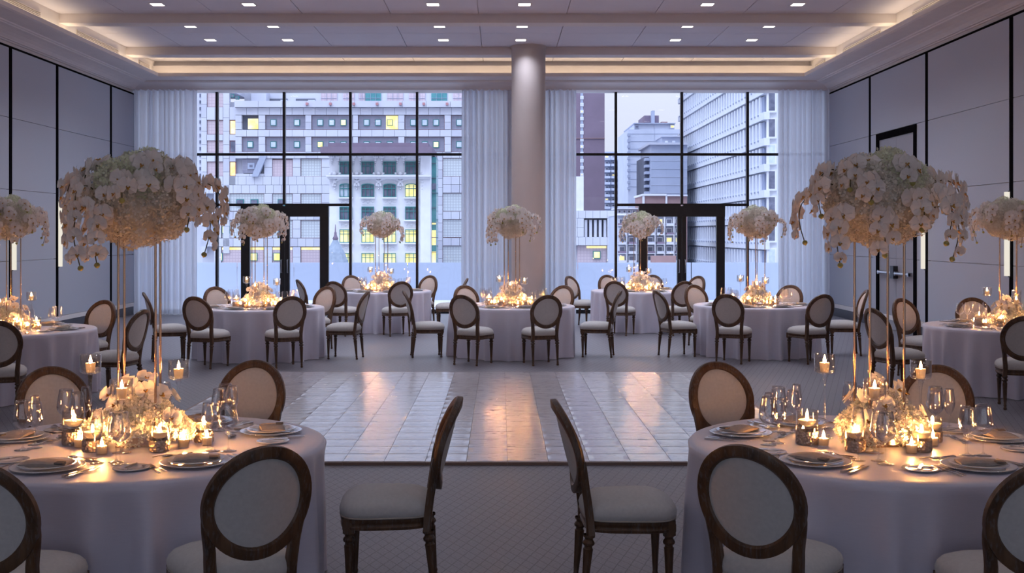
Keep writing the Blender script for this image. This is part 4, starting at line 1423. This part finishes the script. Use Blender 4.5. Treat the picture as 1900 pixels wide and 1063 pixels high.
# lower wall
f.box('glass_brick_recess', 449.2, 294.5, 479.8, 321, 'glass_block_dark', .25, .9)
f.win(459, 302, 472, 313.5, 'mid_concrete', 'pane_dark', .1, .5, .3)
t = MB()
a0, a1 = f.x(468), f.x(480); b0, b1 = f.x(484), f.x(496)
zt, zb = f.z(290) - GZ, f.z(328) - GZ
ox = R.location.x
t.add([(a0 - ox, -.6, zb), (a1 - ox, -.6, zb), (b1 - ox, -.6, zt), (b0 - ox, -.6, zt), (a0 - ox, .6, zb), (a1 - ox, .6, zb), (b1 - ox, .6, zt), (b0 - ox, .6, zt)],
      [(0, 1, 2, 3), (7, 6, 5, 4), (0, 4, 5, 1), (1, 5, 6, 2), (2, 6, 7, 3), (3, 7, 4, 0)])
part('sloping_duct', t.mesh('sloping_duct', 'mid_concrete', False), R)
slabs(490, 294, 505, 327, 15, 16); slabs(543, 294, 557.5, 327, 15, 16); slabs(596.5, 294, 612, 327, 15, 16)
tile_panel(505, 296, 542.5, 327, 'glass_block_pink'); tile_panel(558, 294.5, 596, 327, 'glass_block_pale')
slabs(425.8, 327, 612, 343, 15.5, 16); slabs(373, 343, 612, 359, 15, 16)
slabs(437, 322, 490, 327, 27, 6)
for a, b, kind in ((411, 489.5, 'pale'), (505, 542.5, 'pale'), (558, 596, 'pale')):
    tile_panel(a, 359.3, b, 392, 'glass_block_pale'); tile_panel(a, 408.3, b, 441.5, 'glass_block_pale'); tile_panel(a, 458, b, 496, 'glass_block_pink')
    f.box('lit_strip', a + .6, 459, b - .6, 463.5, 'pane_lit', .2, .6)
slabs(373, 392.5, 612, 408, 15, 16); slabs(373, 441.8, 612, 457.6, 15, 16)
for a, b in ((490, 505), (543, 557.5), (596.5, 612), (397, 410.5)):
    for c, d in ((359.3, 392), (408.3, 441.5), (458, 496)):
        slabs(a, c, b, d, 15, 17)
for c in (418.5, 445, 471.5, 522):
    f.win(c - 7, 369.5, c + 7, 382, 'teal_paint', 'pane_dark', .05, .5, .10)
f.win(411.7, 419, 425.6, 433.3, 'teal_paint', 'pane_lit', .05, .5, .10)
for a, b in ((399, 412.5), (464, 477), (507, 520)):
    f.win(a, 469, b, 484, 'teal_paint', 'pane_lit', .05, .5, .10)
f.win(516, 419, 524, 442, 'teal_paint', 'pane_dark', .05, .5, .10)
# part to the right of the ornate block
slabs(807, 282, 821.3, 496, 15, 16.5)
for a, b in ((293, 327), (358, 392), (407, 440.5), (456, 496)):
    tile_panel(821.6, a, 868, b, 'glass_block_pale')
for a, b in ((282, 293), (327.3, 357.7), (392.3, 406.7), (441, 455.7)):
    slabs(821.6, a, 868, b, 15.5, 15)
print('slabs', nslab)

# ---- ornate white building with teal windows
R = bld('ornate_building', 'ornate white stone building with rows of teal-framed windows, left of the centre curtain', 150, 704)
f = Face(R, 150.0)
f.box('wall', 610.4, 284, 798.3, None, 'white_stone', .35, 12)
f.box('cornice', 612, 266.8, 796, 275, 'purple_metal', -1.6, 10)
f.box('cornice', 600, 274.6, 803.5, 286, 'purple_metal', -2.4, 10)
f.box('cornice_moulding', 606, 286, 800.5, 289, 'white_stone', -.9, 1)
f.box('string_course', 607, 325.5, 800.5, 328.5, 'white_stone', -1.0, .5)
f.box('string_course', 608.5, 328.5, 799.5, 332, 'white_stone', -.6, .5)
rows_y = [(299.2, 324.2, 0), (341.5, 366, 1), (383.2, 408, 0), (425.6, 450.4, 0), (468, 494, 0)]
cols_x = [641.5, 682.2, 722.7, 763.2]
px_m = F / 150.0
def ornate_window(w, h, arch):
    t = MB()
    W2 = w / 2
    fw = .075
    zs = h * .66
    for a, b in ((-W2, -W2 + fw), (W2 - fw, W2), (-W2 * .36 - fw * .45, -W2 * .36 + fw * .45), (W2 * .36 - fw * .45, W2 * .36 + fw * .45)):
        t.box(a, b, -.1, .1, 0, h - (0.0 if not arch else .12))
    t.box(-W2, W2, -.13, .1, zs - .04, zs + .04); t.box(-W2, W2, -.1, .1, 0, .12)
    if not arch:
        t.box(-W2, W2, -.1, .1, h - .12, h)
    else:
        t.sweep([(W2 * cos(a * pi / 10) * .96, 0, h - .22 + .22 * sin(a * pi / 10)) for a in range(11)], [(-.06, -.1), (.06, -.1), (.06, .1), (-.06, .1)], False, (0, 1, 0))
    t.box(-W2, W2, -.06, .06, zs + (h - zs) * .55 - .02, zs + (h - zs) * .55 + .02)
    return t.mesh('teal_window', 'teal_paint', False)
ww_, wh_ = 23.4 / px_m, 24.8 / px_m
owm = {0: ornate_window(ww_, wh_, False), 1: ornate_window(ww_, wh_, True)}
paneme = {}
for pn in ('pane_dark', 'pane_lit', 'pane_pale'):
    paneme[pn] = MB().box(-ww_ / 2 + .03, ww_ / 2 - .03, .08, .30, .03, wh_ - .05).mesh('pane', pn, False)
orn = MB()
for k_ in range(9):
    a = k_ * pi / 8
    orn.lathe([(.001, .14), (.09, .10), (.12, 0), (.001, -.02)], 8, -.62 + .155 * k_, .22 * abs(sin(a * 2)) - .05)
orn.lathe([(.001, .22), (.16, .16), (.22, 0), (.001, -.02)], 10, 0, 0)
orn.box(-.78, .78, -.33, .33, -.05, .03)
orn = orn.mesh('carved_panel', 'white_stone', True, 50)
brk = MB()
for k_, (zz, rr) in enumerate(((0, .30), (-.45, .24), (.42, .22), (-.85, .15), (-1.2, .10))):
    brk.lathe([(.001, .35), (rr * .7, .28), (rr, .05), (rr, -.1), (.001, -.1)], 9, 0, zz)
for s_ in (-1, 1):
    brk.lathe([(.001, .25), (.16, .2), (.2, 0), (.001, -.05)], 8, s_ * .33, .1)
    brk.lathe([(.001, .2), (.12, .15), (.15, 0), (.001, -.05)], 8, s_ * .5, .42)
brk = brk.mesh('carved_bracket', 'white_stone', True, 50)
for j, (y0, y1, ar) in enumerate(rows_y):
    for i, cx_ in enumerate(cols_x):
        o = part('teal_window', owm[ar], R, (f.x(cx_) - R.location.x, .10, f.z(y1) - GZ))
        pn = 'pane_lit' if (j >= 3 or (j == 1 and i == 3)) else ('pane_pale' if j == 1 and i == 0 else 'pane_dark')
        part('pane', paneme[pn], o)
        part('window_ledge', cube('white_stone'), R, (f.x(cx_) - R.location.x, .05, f.z(y1 + 1.2) - GZ), (0, 0, 0), (ww_ * 1.2, .7, .18))
    if j in (1, 2, 3):
        for i, cx_ in enumerate(cols_x):
            part('carved_panel', orn, R, (f.x(cx_) - R.location.x, .33, f.z((y1 + rows_y[j + 1][0]) / 2) - GZ), (pi / 2, 0, 0))
for i in range(5):
    cx_ = 621.3 + 40.5 * i
    part('carved_bracket', brk, R, (f.x(cx_) - R.location.x, .2, f.z(329) - GZ), (pi / 2, 0, 0), (1.25, 1.25, 1.25))
    for s_ in (-6, 6):
        part('scroll', brk, R, (f.x(cx_ + s_) - R.location.x, .2, f.z(292) - GZ), (pi / 2, 0, 0), (.75, .75, .75))
for i, cx_ in enumerate(cols_x):
    pts = [(f.x(cx_) - R.location.x + 1.75 * cos(a), 0.1, f.z(345) - GZ + 1.0 * sin(a)) for a in [pi * q / 10 for q in range(11)]]
    part('arch_moulding', MB().sweep(pts, [(-.12, -.15), (.12, -.15), (.12, .25), (-.12, .25)], False, (0, 1, 0)).mesh('arch_moulding', 'white_stone', False), R)
f.box('corner_pilaster', 780, 289, 798.3, None, 'white_stone', -.1, 1)
f.box('glass_stair_strip', 798.6, 288, 807, None, 'pane_teal', 3, 8)
for a, b, mt in ((412, 416, 'pane_lit'), (427, 455, 'pane_lit'), (467, 492, 'pane_lit'), (338, 350, 'pane_dark')):
    f.box('stair_window', 799.2, a, 806.5, b, mt, 2.8, 3.1)
for i in range(7):
    f.box('stair_mullion', 798.6, 300 + 28 * i, 807, 301 + 28 * i, 'dark_recess', 2.6, 3.0)

# ---- slate church spire
R = bld('church_spire', 'small slate church spire in front of the ornate white building', 125, 617)
f = Face(R, 125.0)
zb, zt = f.z(500) - GZ, f.z(444) - GZ
prof = [(1.55, 0), (1.55, zb - 1.0), (1.75, zb - .5)]
part('tower', MB().lathe([(1.4, 0), (1.4, zb)], 8).mesh('tower', 'white_stone', False), R, (0, 2.2, 0))
part('slate_roof', MB().lathe([(2.0, zb - .8), (1.05, zb + (zt - zb) * .55), (.22, zt)], 8).mesh('slate_roof', 'slate', False), R, (0, 2.2, 0))
zf = f.z(416) - GZ
part('finial', MB().lathe([(.22, zt - .1), (.34, zt + .05), (.20, zt + .35), (.13, zt + .6), (.16, zt + .7), (.08, zt + .85), (.03, zf)], 10).mesh('finial', 'purple_metal'), R, (0, 2.2, 0))

# ---- brown brick tower
R = bld('brick_tower', 'tall plum-brown brick tower at the left edge of the right window', 230, 1096)
f = Face(R, 230.0)
f.box('wall', 1060, -60, 1121.8, None, 'brown_brick', 0, 20)
f.box('side_return', 1048, -60, 1060, None, 'red_brick', 1, 20)
for i in range(18):
    yy = 165 + i * 13.0
    f.win(1076.5, yy, 1082.8, yy + 6.4, 'white_stone', 'pane_lit' if i in (3, 8, 12, 13) else 'pane_pale', -.15, .3, .25)
    f.box('spandrel', 1077, yy + 6.4, 1082, yy + 13, 'mid_concrete', -.05, .2)
f.box('roof_band', 1060, 256, 1121.8, 257.2, 'red_brick', -.2, .2)

# ---- grey stone annex with tall slots
R = bld('stone_annex', 'low grey stone annex with tall window slots behind the back right table', 165, 1105)
f = Face(R, 165.0)
f.box('wall', 1050, 390.5, 1146, None, 'granite', 1.6, 14)
f.box('pale_pier', 1060, 327, 1083.5, 391, 'white_stone', .5, 10)
for a, b, c, d in ((1060, 390.5, 1140, 405), (1060, 439.8, 1140, 455.2), (1060, 405, 1083.5, 439.8), (1127, 405, 1140, 439.8), (1127, 455.2, 1140, 500)):
    nx = max(1, round((b * 0 + c - a) / 13)); ny = max(1, round((d - b) / 15))
    for j in range(ny):
        for i in range(nx):
            x0, x1 = a + (c - a) * i / nx, a + (c - a) * (i + 1) / nx
            y0, y1 = b + (d - b) * j / ny, b + (d - b) * (j + 1) / ny
            f.box('stone_panel', x0 + .2, y0 + .2, x1 - .2, y1 - .2, 'granite', 0, 1.6)
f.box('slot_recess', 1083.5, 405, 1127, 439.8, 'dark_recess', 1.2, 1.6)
for i in range(5):
    f.box('slot_fin', 1085 + i * 8.9, 408, 1090 + i * 8.9, 439.8, 'granite', .4, 1.4)
f.box('glass_block_panel', 1072, 455.8, 1126.5, 500, 'glass_block_pink', .8, 1.6)
f.box('lit_strip', 1089, 456.5, 1126, 460.5, 'pane_lit', .7, 1.6)
f.win(1101, 466, 1115, 480, 'teal_paint', 'pane_lit', .5, 1.0, .12)

# ---- balcony tower, pale high-rise, grey block
R = bld('balcony_tower', 'distant apartment tower with rows of balconies between the brick tower and high-rise', 300, 1146)
f = Face(R, 300.0)
f.box('wall', 1118, 281, 1172, None, 'mid_concrete', 1, 18)
for j in range(9):
    yy = 288 + j * 11.3
    for i in range(4):
        f.box('balcony', 1121 + i * 12.3, yy + 5.2, 1131.5 + i * 12.3, yy + 9.4, 'pale_concrete', -1.6, 1)
        f.win(1123 + i * 12.3, yy, 1130 + i * 12.3, yy + 5, 'white_stone', 'pane_lit' if (i * 5 + j * 3) % 7 == 0 else 'pane_dark', .8, 1.2, .2)
R = bld('pale_highrise', 'pale blue-grey high-rise with rooftop plant and chimney behind the right window', 270, 1213)
f = Face(R, 270.0)
f.box('wall', 1165.5, 240, 1275, None, 'pale_concrete', 0, 24)
f.box('upper_wall', 1177, 229.5, 1252, 241, 'pale_concrete', .3, 22)
f.box('parapet', 1176, 228, 1253, 230, 'mid_concrete', -.3, 22)
f.win(1177.5, 232, 1186, 238.6, 'mid_concrete', 'pane_dark', .0, .5, .2); f.win(1243.5, 231.5, 1252, 238, 'white_stone', 'pane_lit', .0, .5, .2)
f.box('plant_room', 1199.5, 211, 1227, 228.5, 'purple_metal', 4, 16)
f.box('chimney', 1211.5, 203.5, 1217, 228.5, 'mid_concrete', 2, 4)
f.box('roof_box', 1184, 225.8, 1197, 228.3, 'red_brick', 3, 8); f.box('roof_box', 1231, 223.5, 1242, 228.3, 'red_brick', 3, 8)
for i in range(8):
    f.box('panel_joint', 1166, 248 + i * 14.0, 1275, 248.5 + i * 14, 'mid_concrete', -.08, .1)
f.box('panel_joint', 1214, 230, 1214.5, 400, 'mid_concrete', -.08, .1)
for i in range(10):
    f.box('side_balcony', 1163.8, 248 + i * 11, 1169, 252.5 + i * 11, 'mid_concrete', -1.0, 0.5)
R = bld('grey_block', 'grey concrete office block with banded side windows in front of the pale high-rise', 215, 1236)
f = Face(R, 215.0)
f.box('wall', 1208, 266, 1275, None, 'mid_concrete', 0, 16)
f.box('roof_slab', 1203, 265, 1275, 269, 'granite_dark', -.8, 16)
f.box('plant_storey', 1235, 249.5, 1275, 265.5, 'mid_concrete', 5, 14)
f.box('plant_roof', 1234, 248.5, 1275, 250, 'granite_dark', 4.5, 14)
for i in range(2):
    f.win(1241 + i * 14, 257.5, 1246 + i * 14, 261, 'white_stone', 'pane_pale', 4.7, 5.2, .1)
f.box('side_wall', 1200, 289, 1208, None, 'dark_recess', 3, 16)
for i in range(7):
    f.box('side_band', 1199.5, 292 + i * 12.5, 1208.5, 297 + i * 12.5, 'mid_concrete', 1.4, 4)
for i in range(6):
    f.box('panel_joint', 1208, 283 + i * 15.0, 1275, 283.6 + i * 15, 'granite_dark', -.08, .1)
R = bld('brick_low_building', 'low red brick building with white trim below the grey office block', 190, 1228)
f = Face(R, 190.0)
f.box('wall', 1194, 362, 1275, None, 'red_brick', 0, 12)
f.box('roof_trim', 1191.5, 359.8, 1236, 363.4, 'white_stone', -.5, 12); f.box('roof_trim', 1237, 361.5, 1275, 364, 'white_stone', -.5, 12)
for xx in (1192.5, 1234.5):
    f.box('white_pilaster', xx, 363, xx + 3, 400, 'white_stone', -.4, .5)
f.box('porch', 1150, 386, 1188, 396, 'pale_concrete', 5, 12); f.box('porch_roof', 1147, 384.5, 1190, 387, 'white_stone', 4, 12)
for i in range(4):
    f.win(1152 + i * 9, 388, 1158.5 + i * 9, 395, 'white_stone', 'pane_dark', 4.8, 5.3, .15)
# ---- walk-up flats with small balconies
R = bld('apartment_block', 'nearby apartment block with iron balconies seen through the right glass door', 140, 1205)
f = Face(R, 140.0)
f.box('wall', 1146, 397, 1275, None, 'pale_concrete', .8, 12)
f.box('roof_edge', 1145, 396, 1276, 399.5, 'white_stone', -.2, 12)
for i, xx in enumerate((1153, 1171, 1189, 1206, 1223.5, 1241, 1258)):
    f.box('pier', xx + 8.6, 399.5, xx + 11.5, None, 'white_stone', .2, 1)
    for j in range(6):
        yy = 405.5 + j * 17.2
        f.win(xx - 4, yy, xx + 7.2, yy + 10.5, 'white_stone', 'pane_lit' if (i, j) in ((4, 0), (5, 2), (2, 3), (0, 4), (5, 4), (6, 2)) else 'pane_dark', .45, 1.0, .10)
        f.box('balcony', xx - 5, yy + 8.6, xx + 8.2, yy + 12.6, 'granite_dark' if (i + j) % 3 else 'purple_metal', -.5, .8)
        f.box('balcony_slab', xx - 5.5, yy + 12.6, xx + 8.6, yy + 13.6, 'white_stone', -.6, .8)
f.box('brick_wall', 1201, 473.5, 1245, 500, 'red_brick', -4, -3)

# ---- white ribbed tower: long side running away from us, corner with windows
R = thing('ribbed_tower', 'white precast office tower with ribbed floors on the right', 'building', (37.2, 160, GZ))
X0, YC, YE = 37.2, 160.0, 238.0
FH = 3.66
ztop = 46.0
body = MB().box(.55, 20, .6, YE - YC, 0, ztop - GZ)
part('wall', body.mesh('wall', 'white_precast', False), R)
fin = MB()
nf = 34
for i in range(nf):
    y = 3.2 + i * (YE - YC - 4) / nf
    fin.box(-.02, .62, y, y + .95, 0, FH - 1.25)
fin = fin.mesh('rib_row', 'white_precast', False)
gl_me = MB().box(.25, .50, 2.0, YE - YC, 0, FH - 1.25).mesh('window_band', 'grey_precast', False)
dent = MB()
for i in range(nf):
    y = 3.2 + i * (YE - YC - 4) / nf
    dent.box(-.28, .1, y + .15, y + .75, 0, .22)
dent = dent.mesh('dentil_row', 'grey_precast', False)
spn = MB().box(-.18, .6, 0, YE - YC, 0, 1.05).mesh('floor_band', 'white_precast', False)
zref = H - (461 - YV) * 160 / F                   # top of the lowest corner window
pl = MB()
wz0 = zref - GZ
for k_ in range(-3, 13):
    zb_ = wz0 + k_ * FH - 2.75
    part('floor_band', spn, R, (0, 0, zb_ - 1.05))
    o = part('rib_row', fin, R, (0, 0, zb_)); o['kind'] = 'stuff'
    part('window_band', gl_me, R, (0, 0, zb_))
    o = part('dentil_row', dent, R, (0, 0, zb_ - .30)); o['kind'] = 'stuff'
    # corner bay facing us
    o = part('corner_window', cube('white_stone'), R, (.95, .45, zb_ + 1.32), (0, 0, 0), (1.35, .5, 3.0))
    part('pane', cube('pane_dark' if k_ % 4 else 'pane_pale'), o, (0, -.5, .03), (0, 0, 0), (.62, .14, .82))
    part('sill', cube('white_precast'), o, (0, -.55, -.44), (0, 0, 0), (1.0, .5, .06))
